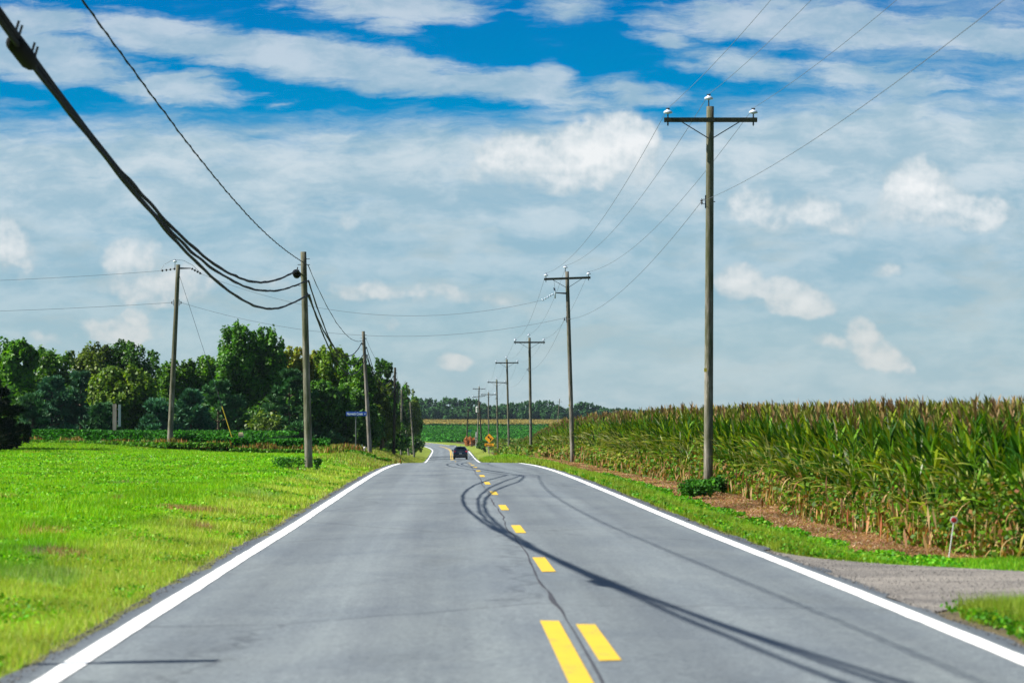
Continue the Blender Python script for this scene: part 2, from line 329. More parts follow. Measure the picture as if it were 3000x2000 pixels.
    cov = m('MAXIMUM', m('MULTIPLY', bm, .74), m('MULTIPLY', veil, m('MULTIPLY_ADD', hz, -.55, 1.)))
    col = mixc(nt, base, cc, cov)
    greyr = N(nt,'ShaderNodeMath',{0:noise(nt, mapping(nt, P1, (1,3,1), (9,1,0)), 2.4, 5, .6)},operation='MULTIPLY'); greyr.inputs[1].default_value=1
    col = mixc(nt, col, (.47,.57,.59), m('MULTIPLY', m('MULTIPLY', mr(greyr.outputs[0],.48,.68), mr(v,.5,.8)), .5))
    # heaped clouds: crisp lit crowns, soft grey undersides
    cum = allmax([blob(P2,*b) for b in [(1.74,.44,.24,.15,0,1.5),(1.82,.40,.15,.10,0,1.4),(1.85,.43,.12,.11,0,1.3),(1.56,.46,.30,.12,0,.9),(1.70,.52,.26,.07,0,.8),
        (2.68,.555,.15,.11,-35,1.35),(2.76,.60,.17,.08,0,1.0),(2.90,.63,.13,.08,0,.8),(2.18,.83,.11,.08,0,1.15),(2.29,.86,.20,.075,8,1.05),(2.38,.88,.10,.07,0,.8),
        (2.53,1.0,.07,.09,-20,1.1),(2.58,1.045,.13,.06,30,1.0),(2.45,1.00,.12,.03,12,.6),(.02,.72,.11,.14,0,.9),(.40,.77,.13,.09,0,1.0),(.46,.83,.22,.09,0,.85),(.35,.97,.20,.06,0,.75),(.40,.94,.07,.05,0,.8),
        (.12,.985,.12,.04,0,.5),(1.33,1.06,.09,.035,10,.6),(2.62,.79,.14,.035,0,.5),(1.0,.66,.10,.06,20,.35),(1.16,.945,.05,.05,0,.3),(2.35,.62,.5,.09,6,.55),(1.15,.855,.5,.045,4,.6)]])
    bil = noise(nt, P0, 11, 6, .55); bil2 = noise(nt, mapping(nt, P0, (1,1,1), (-.012,-.022,0)), 11, 6, .55); big = noise(nt, P0, 7, 3, .55)
    nz = m('MULTIPLY_ADD', m('SUBTRACT', bil, .5), 1.0, m('MULTIPLY', m('SUBTRACT', big, .5), 1.7)); fld = m('MULTIPLY_ADD', nz, m('MULTIPLY', cum, 5., clamp=True), cum)
    cm = mr(fld, .12, .50)
    rel = m('MULTIPLY_ADD', m('SUBTRACT', bil2, bil), 2.2, m('MULTIPLY', fld, .70), clamp=True)
    body = mixc(nt, (.48,.60,.67), (.92,.94,.95), mr(rel, .0, 1.0, sm=False))
    body = mixc(nt, body, (.78,.74,.68), m('MULTIPLY', mr(v,.6,1.05), .55))
    col = mixc(nt, col, body, m('MULTIPLY', m('MULTIPLY', cm, mr(rel, -.15, .55, .45, 1.)), m('MULTIPLY_ADD', hz, -.22, .92)))
    bg2 = N(nt,'ShaderNodeBackground',{'Color':col,'Strength':.445}).outputs[0]
    el = mr(m('ABSOLUTE', s.outputs[2]), .20, .45)
    # the overhead half of the dome is the physical sky, the low half carries the cloud deck
    nt.links.new(N(nt,'ShaderNodeMixShader',{0:el,1:bg2,2:bg1}).outputs[0], out.inputs[0])
build_world()
# ------------------------------------------------------------------ ground sheet
rs = np.random.RandomState(7)
LAWN=(.15,.29,.005); VERGE=(.19,.225,.03); DRY=(.25,.18,.08); BROWN=(.21,.11,.055); SOIL=(.09,.07,.04); BEAN=(.02,.10,.008)
def lawn_edge(X): # far edge of the mown lawn on the left, Y for a given X
    return np.interp(X, [-60,-31.6,-18.4,-9.9,-7.4,-6.9], [170,158,137,134,129,127])
def ground_col(X, Y):
    d = X-cen(Y); a = np.abs(d); n = .5+.5*np.sin(X*2.1+Y*.37)*np.cos(Y*.61+X*.8); n2 = rs.rand(*X.shape)
    c = np.ones(X.shape+(3,))*np.array(LAWN)
    def put(mask, col, k=1.): 
        mm = np.clip(mask,0,1)[...,None]*k; c[:] = c*(1-mm)+np.array(col)*mm
    put((d>0)*1., (.12,.24,.02)); put(sstep(5.4,3.6,a), VERGE, .85); put(sstep(3.85,3.4,a), (.11,.095,.07), .9); put((d>0)*sstep(3.95,3.6,a)*(Y<23.5), (.12,.095,.06), .95)
    put((d>0)*sstep(4.3+.3*n, 4.8+.3*n, d)*(1-sstep(7,9,d))*sstep(28,34,Y)*(1-sstep(190,230,Y)), BROWN)
    put((d>6.6)*(Y>24)*1., SOIL); put((d<0)*(Y>lawn_edge(X))*1., (.05,.07,.02))
    put((d<-4.5)*sstep(124,135,Y)*(Y<420)*1., (.05,.07,.02)); put((Y>430)*(a<8)*1., (.13,.2,.03)); put((Y>200)*(a<6.5)*1., (.17,.22,.03))
    put((Y>562)*(a>5)*1., BEAN); put((Y>900)*1., (.16,.14,.04)); put(((d>20)&(Y>300))*1., (.10,.12,.03))
    return c
def build_ground():
    d = np.unique(np.r_[-3000,-2000,-1200,-700,-400,-250,-160,-110,-80,-60,-50,-44,np.arange(-40,-8,1.),np.arange(-8,-3.2,.4),-3.0,0,3.0,np.arange(3.3,8,.33),np.arange(8,30,1.2),34,40,50,60,80,110,160,250,400,700,1200,2000,3000])
    Y = np.unique(np.r_[-80,-50,-30,-15,-5,np.arange(0,200,1.),np.arange(200,600,4.),np.arange(600,1300,20.),1400,1600,1850])
    DD, YY = np.meshgrid(d, Y); near = 1-sstep(900,1400,YY); XX = DD + cen(YY)*near*np.exp(-np.abs(DD)/150.)
    ZZ = ground(XX, YY); V = np.stack([XX,YY,ZZ],-1).reshape(-1,3)
    nd, ny = len(d), len(Y); i = np.arange(ny-1)[:,None]*nd; j = np.arange(nd-1)[None]
    Q = np.stack([i+j,i+j+1,i+nd+j+1,i+nd+j],-1).reshape(-1,4)
    o = MB().add(V,Q,col=ground_col(XX,YY).reshape(-1,3)).build('ground', M['ground'], smooth=True); tag(o, kind='structure')
build_ground()

# ------------------------------------------------------------------ road
def cn(Y): # centre and right-hand normal in plan
    dx = (cen(Y+.5)-cen(Y-.5)); L = np.hypot(dx,1); return cen(Y), 1/L, -dx/L
def crown(d): return -.018*np.abs(d)
def ribbon(d0, d1, Ys, lift, nd=2, wob=None):
    Ys = np.asarray(Ys,float); c, nx, ny_ = cn(Ys); t = np.linspace(0,1,nd)
    if np.ndim(d0)==0: d0 = np.full(len(Ys),d0); d1 = np.full(len(Ys),d1)
    dd = d0[:,None]*(1-t)+d1[:,None]*t
    if wob is not None: dd[:,0] += wob(Ys,0); dd[:,-1] += wob(Ys,1)
    X = c[:,None]+dd*nx[:,None]; Y = Ys[:,None]+dd*ny_[:,None]; Z = zroad(Ys)[:,None]+crown(dd)+lift
    V = np.stack([X,Y,Z],-1).reshape(-1,3); i = np.arange(len(Ys)-1)[:,None]*nd; j = np.arange(nd-1)[None]
    Q = np.stack([i+j,i+j+1,i+nd+j+1,i+nd+j],-1).reshape(-1,4); uv = np.stack([dd, np.broadcast_to(Ys[:,None],dd.shape)],-1).reshape(-1,2)
    return V,Q,uv
RY = np.r_[np.arange(-60,0,4.),np.arange(0,150,.5),np.arange(150,640,2.),np.arange(640,760,5.)]
def wobe(Y,k): 
    r = np.random.RandomState(3+k); a = np.interp(Y, np.arange(-80,800,.5), r.randn(1760)*.035); return a+.05*np.sin(Y*.7+k*2)+.03*np.sin(Y*2.3+k)
V,Q,uv = ribbon(-3.36,3.36,RY,0,13,wobe)
tag(MB().add(V,Q).build('road', M['asphalt'], uv=uv), kind='structure')
edge_skip = lambda Y: np.zeros(len(Y),bool)
for nm, dd in (('road_edge_line_left',-3.1),('road_edge_line_right',3.1)):
    V,Q,_ = ribbon(dd-.085,dd+.085,RY[(RY>-30)&(RY<700)],.005,2,lambda Y,k,dd=dd: .004*np.sin(Y*.4+dd+k*1.7)+np.random.RandomState(int(9+dd+k)).randn(len(Y))*.003)
    tag(MB().add(V,Q).build(nm, M['wline']), kind='structure')
mb = MB()
V,Q,_ = ribbon(.02,.165,np.arange(-30,19.6,.5),.005); mb.add(V,Q)
for k in range(-3,30):
    y0 = 17.75+9.95*k-1.5
    if y0+3>318: break
    V,Q,_ = ribbon(.28,.425,np.linspace(y0,y0+3.0,7),.005); 
    c = V.reshape(-1,2,3); c[0,1,1]+= .06; c[-1,0,1]-=.05; mb.add(c.reshape(-1,3),Q)
for a,b in ((-.17,-.05),(.05,.17)):
    V,Q,_ = ribbon(a,b,np.arange(318,508,2.),.006); mb.add(V,Q)
    V,Q,_ = ribbon(a,b,np.arange(528,700,2.),.006); mb.add(V,Q)
tag(mb.build('road_centre_line', M['yline']), kind='structure')
# long seam crack beside the dashes
yy = np.arange(-20,150,.35); r = np.random.RandomState(5)
wv = .215+np.interp(yy,np.arange(-20,151,1.1),r.randn(156)*.016)+.015*np.sin(yy*.45); wd = .005+.009*np.abs(np.interp(yy,np.arange(-20,151,2.),r.randn(86)))
V,Q,_ = ribbon(wv-wd,wv+wd,yy,.0035); mb = MB().add(V,Q)
tag(mb.build('road_crack', M['tar']), kind='structure')
# side road joining from the right beyond the car
xs = np.linspace(-13,70,40); r2=[]
for x in xs:
    yc = 515+ (x+13)*.12; w = 3.2+9*math.exp(-(x+13)/5.)
    r2 += [(x,yc-w),(x,yc+w*.8)]
r2 = np.array(r2); zz = np.maximum(ground(r2[:,0],r2[:,1])+.03, 0-99); zz = np.where(np.abs(r2[:,0]-cen(r2[:,1]))<5, zroad(r2[:,1])-.07, zz)
i = np.arange(39)*2
tag(MB().add(np.c_[r2,zz],np.stack([i,i+2,i+3,i+1],-1)).build('side_road', M['asphalt'], uv=r2), kind='structure')
# gravel driveway apron on the right
gx = np.r_[np.linspace(3.3,4.6,10),np.linspace(4.9,9,12),np.linspace(10,40,10)]; V=[]
for k,x in enumerate(gx):
    e = math.exp(-(x-3.3)/.55); e2 = math.exp(-(x-3.3)/.8)
    lo = 22.5-1.2*e+ .12*math.sin(x*5)-(0.02*(x-3)); hi = 28.2-.55*(x-3.7)*(x<7)-.55*3.3*(x>=7)+3.6*e2+.12*math.sin(x*4+1)
    for t in np.linspace(0,1,9):
        y = lo+(hi-lo)*t; V.append((x+cen(y), y, gz(x+cen(y),y)+.012+.01*math.sin(9*x+t*20)*(0<t<1)))
i = np.arange(len(gx)-1)[:,None]*9; j = np.arange(8)[None]
tag(MB().add(V,np.stack([i+j,i+j+9,i+j+10,i+j+1],-1).reshape(-1,4)).build('driveway', M['gravel'], smooth=True), kind='structure')
def in_drive(X,Y):
    d = X-cen(Y); e = np.exp(-(d-3.3)/.55); e2 = np.exp(-(d-3.3)/.8)
    lo = 22.4-1.2*e; hi = 28.2-.55*np.clip(d-3.7,0,3.3)+3.6*e2
    return (d>3.3)&(Y>lo)&(Y<hi)
# crumbled shoulder stone
def stones(name, X, Y, s, col, lift=0.):
    n = len(X); ico = np.array([(0,0,1),(.9,0,.3),(.28,.85,.3),(-.73,.53,.3),(-.73,-.53,.3),(.28,-.85,.3),(0,0,-.6)])
    T = [(0,1,2),(0,2,3),(0,3,4),(0,4,5),(0,5,1),(6,2,1),(6,3,2),(6,4,3),(6,5,4),(6,1,5)]
    Z = np.where(np.abs(X-cen(Y))<3.4, zroad(Y)+crown(X-cen(Y)), ground(X,Y))+lift
    sc3 = s[:,None]*(0.6+.8*rs.rand(n,3)); V = ico[None]*sc3[:,None]; a = rs.rand(n)*6.3; c_,s_ = np.cos(a),np.sin(a)
    V = np.stack([V[...,0]*c_[:,None]-V[...,1]*s_[:,None], V[...,0]*s_[:,None]+V[...,1]*c_[:,None], V[...,2]],-1)+np.stack([X,Y,Z],-1)[:,None]
    TT = (np.array(T)[None]+np.arange(n)[:,None,None]*7).reshape(-1,3)
    o = MB().add(V.reshape(-1,3),T=TT,col=np.repeat(col,7,0)).build(name, M['stone']); return tag(o, kind='stuff')
M['stone'] = leaf_mat('loose_stone', 0, .9, .2, .2, nscale=20)
n=5200; Yg = rs.uniform(21,30,n*3); Xg = rs.uniform(3.3,8,n*3); k = in_drive(Xg+cen(Yg),Yg); Xg,Yg = (Xg+cen(Yg))[k][:n],Yg[k][:n]
g = rs.rand(len(Xg))[:,None]; stones('gravel', Xg, Yg, rs.uniform(.003,.009,len(Xg)), (.08+.25*g)*np.array([[1,.96,.9]]), .015)
n=5500; Yg = 13+rs.rand(n)**1.5*70; sd = np.where(rs.rand(n)<.5,-1,1); Xg = cen(Yg)+sd*(3.30+np.abs(rs.randn(n))*.13)
g = rs.rand(n)[:,None]; stones('shoulder_gravel', Xg, Yg, rs.uniform(.004,.012,n), (.035+.14*g)*np.array([[1,.97,.93]]), .0)
for nm,lb,ct in (('ground','wide mown and planted ground under the whole scene','ground'),('road','grey two lane country road running over a low crest','road'),('road_edge_line_left','white painted line along the left edge of the road','road marking'),
  ('road_edge_line_right','white painted line along the right edge of the road','road marking'),('road_centre_line','yellow dashed and solid centre line of the road','road marking'),('road_crack','dark wandering crack beside the yellow dashes','crack'),
  ('side_road','grey side road branching right beyond the dark car','road'),('driveway','grey crushed stone driveway apron at the right road edge','driveway'),
  ('gravel','loose stones lying on the driveway apron','gravel'),('shoulder_gravel','crumbled dark stones along both road edges','gravel')):
    tag(bpy.data.objects[nm], lb, ct)
# ------------------------------------------------------------------ grass
def blades(X, Y, h, w, col, lean=.45, zoff=0.):
    n = len(X); a = rs.rand(n)*math.pi; ca, sa = np.cos(a)*w/2, np.sin(a)*w/2; Z = ground(X,Y)-.01+zoff
    l = rs.randn(n,2)*lean*h[:,None]*.6
    V = np.empty((n,3,3)); V[:,0]=np.stack([X-ca,Y-sa,Z],-1); V[:,1]=np.stack([X+ca,Y+sa,Z],-1); V[:,2]=np.stack([X+l[:,0],Y+l[:,1],Z+h],-1)
    return V.reshape(-1,3), np.arange(n*3).reshape(-1,3), np.repeat(col,3,0)
def pick(n, cols, p, v=.25):
    i = rs.choice(len(cols), n, p=np.array(p)/sum(p)); c = np.array(cols)[i]; return c*(1+v*(rs.rand(n,1)*2-1))*(1+.08*rs.randn(n,3))
def clumpn(X,Y,s): return .5+.25*np.sin(X*1.9*s+3*np.sin(Y*.8*s))+.25*np.sin(Y*1.3*s+2*np.sin(X*1.1*s+1))
def lawn_left():
    mb = MB()
    for y0,y1,n,h0,w0 in ((14,19,60000,.055,.007),(19,26,80000,.06,.009),(26,38,90000,.065,.012),(38,60,120000,.07,.017),(60,95,120000,.075,.026),(95,160,110000,.08,.045)):
        Y = rs.uniform(y0,y1,n); xl = -.205*Y-2.2; xr = cen(Y)-3.42; X = xr-(xr-xl)*rs.rand(n)
        d = xr-X; k = (Y<lawn_edge(X)+1.5)&((rs.rand(n) < .35+.65*sstep(0,.45,d))); X,Y,d = X[k],Y[k],d[k]
        cl = clumpn(X,Y,1.); m = len(X)
        col = pick(m, [(.16,.38,.004),(.22,.41,.006),(.12,.34,.008),(.27,.38,.012)],[5,4,2,1.2])
        vg = np.clip(sstep(2.1,1.2,d)*(.85+.3*cl),0,1)[:,None]; col = col*(1-vg)+pick(m,[(.32,.41,.05),(.39,.43,.10),(.22,.38,.025)],[4,2.,2.4])*vg
        patch = ((np.sin(X*.9+Y*.21)*np.sin(Y*.33-X*.5)>.93)&(d>1))[:,None]*(rs.rand(m,1)<.6); col = np.where(patch, pick(m,[(.34,.22,.09),(.26,.20,.06)],[1,1]), col)
        for qx,qy,qr in ((-5.6,43.5,.55),(-5.1,28.6,.4),(-7.1,46,.18),(-7.6,34,.25),(-4.6,38,.25),(-9.2,60,.3),(-6.6,77.5,.5)):
            tn = (np.exp(-((X-qx)/qr)**2-((Y-qy)/(qr*2.4))**2)>.35+.4*rs.rand(m))[:,None]; col = np.where(tn, pick(m,[(.34,.22,.10),(.42,.30,.16),(.20,.12,.05)],[2,2,1]), col)
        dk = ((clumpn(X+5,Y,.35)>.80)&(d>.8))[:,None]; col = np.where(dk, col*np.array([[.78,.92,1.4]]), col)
        tall = (1+.35*(clumpn(X*2.,Y*.9,1.6)>.66)*(Y<60))*(1+.5*np.exp(-((d-2.8-.6*np.sin(Y*.2))/.8)**2)*(Y<60))
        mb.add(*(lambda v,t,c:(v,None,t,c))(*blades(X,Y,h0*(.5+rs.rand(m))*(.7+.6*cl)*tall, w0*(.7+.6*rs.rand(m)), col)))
    tag(mb.build('lawn_grass', M['grass']),'bright mown lawn grass left of the road','grass',kind='stuff')
lawn_left()
def verge_right():
    mb = MB()
    for y0,y1,n,h0,w0 in ((16,24,70000,.15,.009),(24,34,60000,.10,.011),(34,60,90000,.11,.017),(60,110,80000,.13,.03),(110,200,40000,.15,.06),(200,330,20000,.2,.12)):
        Y = rs.uniform(y0,y1,n); xr = cen(Y)+3.42; wd = np.where(Y<24, 3.2, 2.9); X = xr+wd*rs.rand(n)
        d = X-xr; k = ~in_drive(X,Y)&(rs.rand(n)<.35+.65*sstep(0,.4,d)); k &= ~((Y>24)&(Y<31)&(d>2.6)&(rs.rand(n)<.3))
        br = sstep(.95,1.5,d+.35*(clumpn(X,Y,1.3)-.5))*(Y>31)*(Y<220); k &= rs.rand(n)>br*.995
        k &= ~((Y<22)&(d<.10+.08*np.sin(Y*3)))
        X,Y,d = X[k],Y[k],d[k]; m=len(X); cl = clumpn(X,Y,1.7)
        col = pick(m,[(.10,.30,.006),(.17,.36,.01),(.24,.36,.03),(.06,.22,.008)],[4,4,2,2])
        yl = (sstep(1.3,.1,d)*.7)[:,None]; col = col*(1-yl)+np.array([[.24,.28,.03]])*yl
        mb.add(*(lambda v,t,c:(v,None,t,c))(*blades(X,Y,h0*(.5+rs.rand(m))*(.6+.8*cl)*np.where(d>.9,.55,1.), w0*(.7+.6*rs.rand(m)), col,.5)))
    # far left verge beside the road
    n=24000; Y = rs.uniform(95,330,n); X = cen(Y)-3.45-2.6*rs.rand(n); m=n
    mb.add(*(lambda v,t,c:(v,None,t,c))(*blades(X,Y,.14*(.5+rs.rand(m)), .05+.0*X, pick(m,[(.26,.28,.05),(.30,.26,.08),(.14,.25,.02)],[3,2,3]))))
    tag(mb.build('verge_grass', M['grass']),'rough yellow green verge grass along the right road edge','grass',kind='stuff')
verge_right()
def dead_litter():
    n=130000; Y = 31+rs.rand(n)**1.3*170; d = 4.1+3.0*rs.rand(n); X = cen(Y)+d
    k = (rs.rand(n)<sstep(4.0,4.7,d+.3*(clumpn(X,Y,1.3)-.5))); X,Y = X[k],Y[k]; m=len(X)
    col = pick(m,[(.21,.105,.052),(.30,.185,.105),(.12,.055,.025),(.40,.29,.18),(.10,.17,.015)],[6,4,3,1.8,.35])
    h = .015+.03*rs.rand(m); pt_ = (.65+.75*clumpn(X*1.3,Y*.6,1.1))[:,None]; col = col*pt_*(1+.25*(clumpn(X,Y,3.)[:,None]>.62)*np.array([[.9,1.2,1.6]])); mb = MB(); v,t,c = blades(X,Y,h,.02+.0005*Y,col,3.); mb.add(v,None,t,c)
    tag(mb.build('dead_grass', M['grass']),'brown sprayed dead grass strip at the foot of the corn','dead grass',kind='stuff')
dead_litter()

# ------------------------------------------------------------------ leaf card clouds
def cards(P, Nn, s, col, asp=1.0, jit=.6, up=None):
    """quads at points P, roughly perpendicular to Nn, size s"""
    n = len(P); Nn = Nn+rs.randn(n,3)*jit; Nn /= np.linalg.norm(Nn,axis=1)[:,None]+1e-9
    A = rs.randn(n,3) if up is None else up+rs.randn(n,3)*.35
    A -= (A*Nn).sum(1)[:,None]*Nn; A /= np.linalg.norm(A,axis=1)[:,None]+1e-9; B = np.cross(Nn,A)
    s = np.broadcast_to(s,(n,))[:,None]; a = A*s*.5*asp; b = B*s*.5
    k = 1+.25*(rs.rand(n,1)-.5)
    V = np.stack([P-a, P+b*k*.9+a*.1, P+a, P-b*.9+a*.1],1)   # leaf shaped rhombus
    return V.reshape(-1,3), np.arange(n*4).reshape(-1,4), np.repeat(col,4,0)
def crown_decid(H, W, base, nleaf, leaf, cols, spiky=.0, r=None, puffs=46):
    """returns leaf cards of a broad crown; puffs of leaves over an uneven outline"""
    r = r or rs; hz = (H-base)/2; cz = base+hz; pts=[]; 
    for k in range(puffs):
        v = r.randn(3); v /= np.linalg.norm(v); q = .25+.72*r.rand()**.6
        p = v*np.array([W/2,W/2,hz])*q*.86; rad = W*(.07+.11*r.rand())*(1.1-.3*abs(v[2]))
        pts.append((p[0],p[1],cz+p[2],rad,rad*(.85+.5*r.rand()*(1+spiky))))
    for k in range(int(8+16*spiky)):
        a=r.rand()*6.3; q=r.rand()**.5*.75; x,y=math.cos(a)*q*W/2,math.sin(a)*q*W/2; z = cz+hz*math.sqrt(max(0,1-q*q))*.93; rad=W*(.03+.045*r.rand())
        pts.append((x,y,z,rad,rad*(1.3+1.5*spiky)))
    pts = np.array(pts); wts = pts[:,3]**2; idx = r.choice(len(pts), nleaf, p=wts/wts.sum()); q = pts[idx]
    v = r.randn(nleaf,3); v[:,2]+=.35; v /= np.linalg.norm(v,axis=1)[:,None]; rr = (.45+.65*r.rand(nleaf)**.6+.25*(r.rand(nleaf)<.12))[:,None]
    P = q[:,:3]+v*rr*np.stack([q[:,3],q[:,3],q[:,4]],-1)
    P[:,2] = np.maximum(P[:,2], .1+.3*r.rand(nleaf))
    pc = (.78+.44*r.rand(len(pts)))[idx][:,None]; ci = r.choice(len(cols), nleaf, p=[.5,.3,.2][:len(cols)] if len(cols)==3 else None)
    col = np.array(cols)[ci]*pc*(1+.3*(r.rand(nleaf,1)-.5))
    out = v*.9+np.array([0,0,.5]); return cards(P,out,leaf*(.7+.6*r.rand(nleaf)),col,1.25,.75), pts
def tree_decid(name, label, x, y, H, W, cols, base=.12, nleaf=12000, leaf=.23, spiky=.4, group=None, seed=0, z=None, depth=1.):
    r = np.random.RandomState(seed+11); z0 = gz(x,y)-.1 if z is None else z
    root = thing(name,label,'tree' if 'shrub' not in name and 'bush' not in name else 'bush',(x,y,z0),r.rand()*6,group)
    (V,Q,c),pts = crown_decid(H,W,H*base,nleaf,leaf,cols,spiky,r); V[:,1]*=depth
    MB().add(V,Q,col=c).build('crown', M['leaf'], root)
    mb = MB(); tr = .022*H+.05; mb.tube([(0,0,-.2),(.03*H*r.randn()*.3,0,H*.3),(0,.02*H,H*.62)],[tr*1.25,tr*.85,tr*.35],8)
    for k in range(7):
        p = pts[k]; zb = H*(.15+.4*r.rand()); mb.tube([(0,0,zb),(p[0]*.5,p[1]*.5,zb+(p[2]-zb)*.35),(p[0],p[1],max(p[2],zb+.2))],[tr*.5,tr*.3,tr*.1],6)
    mb.build('trunk', M['bark'], root); return root
def tree_pine(name, label, x, y, H, W, col, n=6500, seed=0, group=None, z=None, low=.03, needle=.38):
    r = np.random.RandomState(seed+77); z0 = gz(x,y)-.1 if z is None else z
    root = thing(name,label,'pine tree',(x,y,z0),r.rand()*6,group); P=[];Nn=[];cc=[]; mb = MB()
    mb.tube([(0,0,-.2),(0,0,H*.5),(0,0,H*.97)],[.02*H+.05,.012*H+.03,.01],8)
    lv = max(7,int(H*1.35))
    for l in range(lv):
        t = (l+.5)/lv; zb = H*(low+(.95-low)*t); L = W/2*(1-t)**.75*(.75+.4*r.rand())+.25
        for b in range(6):
            a = r.rand()*6.28; Lb = L*(.7+.5*r.rand()); dr = np.array([math.cos(a),math.sin(a),.12+.5*t]); tip = dr*Lb+np.array([0,0,zb])
            mb.tube([(0,0,zb),tuple(tip*.55+np.array([0,0,zb])*.45),tuple(tip)],[.04+.01*H*.3,.03,.012],5,False)
            nt_ = max(3,int(Lb*4)); shade = .75+.5*r.rand()
            for q in range(nt_):
                f_ = .25+.75*(q+r.rand())/nt_; c0 = np.array([0,0,zb])+dr*Lb*f_+r.randn(3)*np.array([.16,.16,.10])*Lb*.6; m = int(n/(lv*6*nt_))+3
                v = r.randn(m,3)*.5+np.array([dr[0]*.5,dr[1]*.5,.75]); v/=np.linalg.norm(v,axis=1)[:,None]
                P.append(c0+v*needle*.55*(.5+r.rand(m,1))); Nn.append(v); cc.append(np.array(col)*shade*(1+.4*(r.rand(m,1)-.5)))
    P=np.concatenate(P);Nn=np.concatenate(Nn);cc=np.concatenate(cc); k=len(P)
    perp = np.cross(Nn, r.randn(k,3)); V,Q,c = cards(P,perp,needle*.30,cc,needle*1.25/(needle*.30),.1,up=Nn*3)
    MB().add(V,Q,col=c).build('crown', M['pine'], root); mb.build('trunk', M['bark'], root); return root

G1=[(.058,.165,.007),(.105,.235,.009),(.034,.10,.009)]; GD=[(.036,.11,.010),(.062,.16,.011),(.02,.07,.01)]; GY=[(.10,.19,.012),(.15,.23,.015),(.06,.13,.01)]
GB=[(.07,.20,.010),(.11,.26,.012),(.04,.12,.012)]; YT=[(.22,.24,.02),(.13,.20,.015),(.30,.26,.03)]; PB=(.048,.150,.075); PG=(.045,.135,.045); OL=[(.075,.125,.012),(.11,.16,.015),(.04,.08,.01)]
def wt(kind, px, top, wpx, Yd, label, **k):
    X = (px-CX)/F*Yd; z0 = gz(X,Yd)-.1; H = CH+(HY-top)/F*Yd-z0; W = wpx/F*Yd*(1.14 if kind=='d' else 1.05)
    if kind=='p': return tree_pine('pine_tree',label,X,Yd,H,W,k.pop('col',PB),z=z0,**k)
    return tree_decid('broadleaf_tree',label,X,Yd,H,W,k.pop('cols',G1),z=z0,**k)
W1 = [
 ('d',-30,985,170,205,'light green leafy tree cut by the left picture edge',dict(cols=GB,seed=1,spiky=.8)),
 ('d',55,1012,130,200,'bright yellow green tree just right of the dark cedar',dict(cols=GB,seed=2,spiky=.9,base=.03,leaf=.34)),
 ('d',150,1028,170,214,'dull green tree behind the bluish pines at the left',dict(cols=G1,seed=3,spiky=.6)),
 ('d',268,1016,160,218,'olive tinged tree left of the big dark rounded tree',dict(cols=OL,seed=4,spiky=.5)),
 ('d',375,1004,185,220,'tall dark rounded tree with open sky to its right',dict(cols=GD,seed=5,spiky=.2,nleaf=15000)),
 ('p',152,1105,125,192,'bluish pine nearest the yellow green tree',dict(seed=6)),
 ('p',238,1090,130,194,'bluish pine left of the low round light green tree',dict(seed=7)),
 ('p',95,1160,100,188,'low dark pine beside the cedar at the bean field edge',dict(seed=8,col=PG)),
 ('d',368,1082,190,188,'low round light green tree behind the wooden post',dict(cols=GY,seed=9,spiky=.1,base=.16,nleaf=15000)),
 ('p',300,1190,90,182,'small dark pine under the wooden post top',dict(seed=10,col=PG)),
 ('p',462,1178,100,184,'small blue green pine left of the insulator string pole',dict(seed=11)),
 ('d',520,1062,130,214,'green tree directly behind the insulator string pole',dict(cols=G1,seed=12,spiky=.9)),
 ('d',600,1050,130,216,'leafy green tree left of the tallest tree',dict(cols=G1,seed=13,spiky=.9)),
 ('p',560,1148,120,186,'bluish pine right of the insulator string pole',dict(seed=14)),
 ('d',697,962,150,210,'tallest green tree of the wood with a ragged top',dict(cols=[(.048,.16,.008),(.085,.225,.010),(.03,.10,.009)],seed=15,spiky=1.2,nleaf=16000)),
 ('d',778,974,130,212,'tall ragged tree just left of the near roadside pole',dict(cols=[(.048,.16,.008),(.085,.225,.010),(.03,.10,.009)],seed=16,spiky=1.1)),
 ('p',640,1120,170,188,'broad green pine in front of the tallest tree',dict(seed=17,col=(.048,.145,.045))),
 ('d',868,1018,110,214,'yellowing tree just left of the near roadside pole top of the wood',dict(cols=YT,seed=18,spiky=.9)),
 ('p',848,1080,200,186,'broad dark pine crossed by the near roadside pole',dict(seed=19,col=PG,n=9000)),
 ('d',775,1212,110,181,'light leaved sapling under the broad dark pine',dict(cols=OL,seed=20,base=.05,nleaf=1300,leaf=.2)),
 ('d',920,1030,90,216,'yellow leaved tree just right of the near roadside pole',dict(cols=YT,seed=21,spiky=.9)),
 ('d',972,1010,120,212,'yellow green topped tree right of the near roadside pole',dict(cols=GY,seed=22,spiky=.8)),
 ('d',1035,1050,120,208,'green tree left of the second roadside pole',dict(cols=G1,seed=23,spiky=.7)),
 ('d',955,1120,160,188,'dark green bushy tree above the blue street sign',dict(cols=GD,seed=24,spiky=.3)),
 ('d',1118,1052,100,244,'dark tree right of the second roadside pole',dict(cols=GD,seed=25,spiky=.7)),
 ('d',1045,1150,120,196,'dark tree behind the blue street sign',dict(cols=GD,seed=26,spiky=.3)),
 ('d',1118,1115,92,236,'olive green tree by the third roadside pole',dict(cols=OL,seed=27,base=.02,spiky=.6,nleaf=15000)),
 ('d',1180,1128,95,356,'olive green tree leaning toward the road bend',dict(cols=OL,seed=28,base=.02,spiky=.6)),
 ('d',1208,1158,60,368,'last green tree of the wood nearest the road bend',dict(cols=G1,seed=29,base=.02,spiky=.5,nleaf=5000)),
]
for k in W1:
    wt(k[0],k[1],k[2],k[3],k[4],k[5],**k[6])
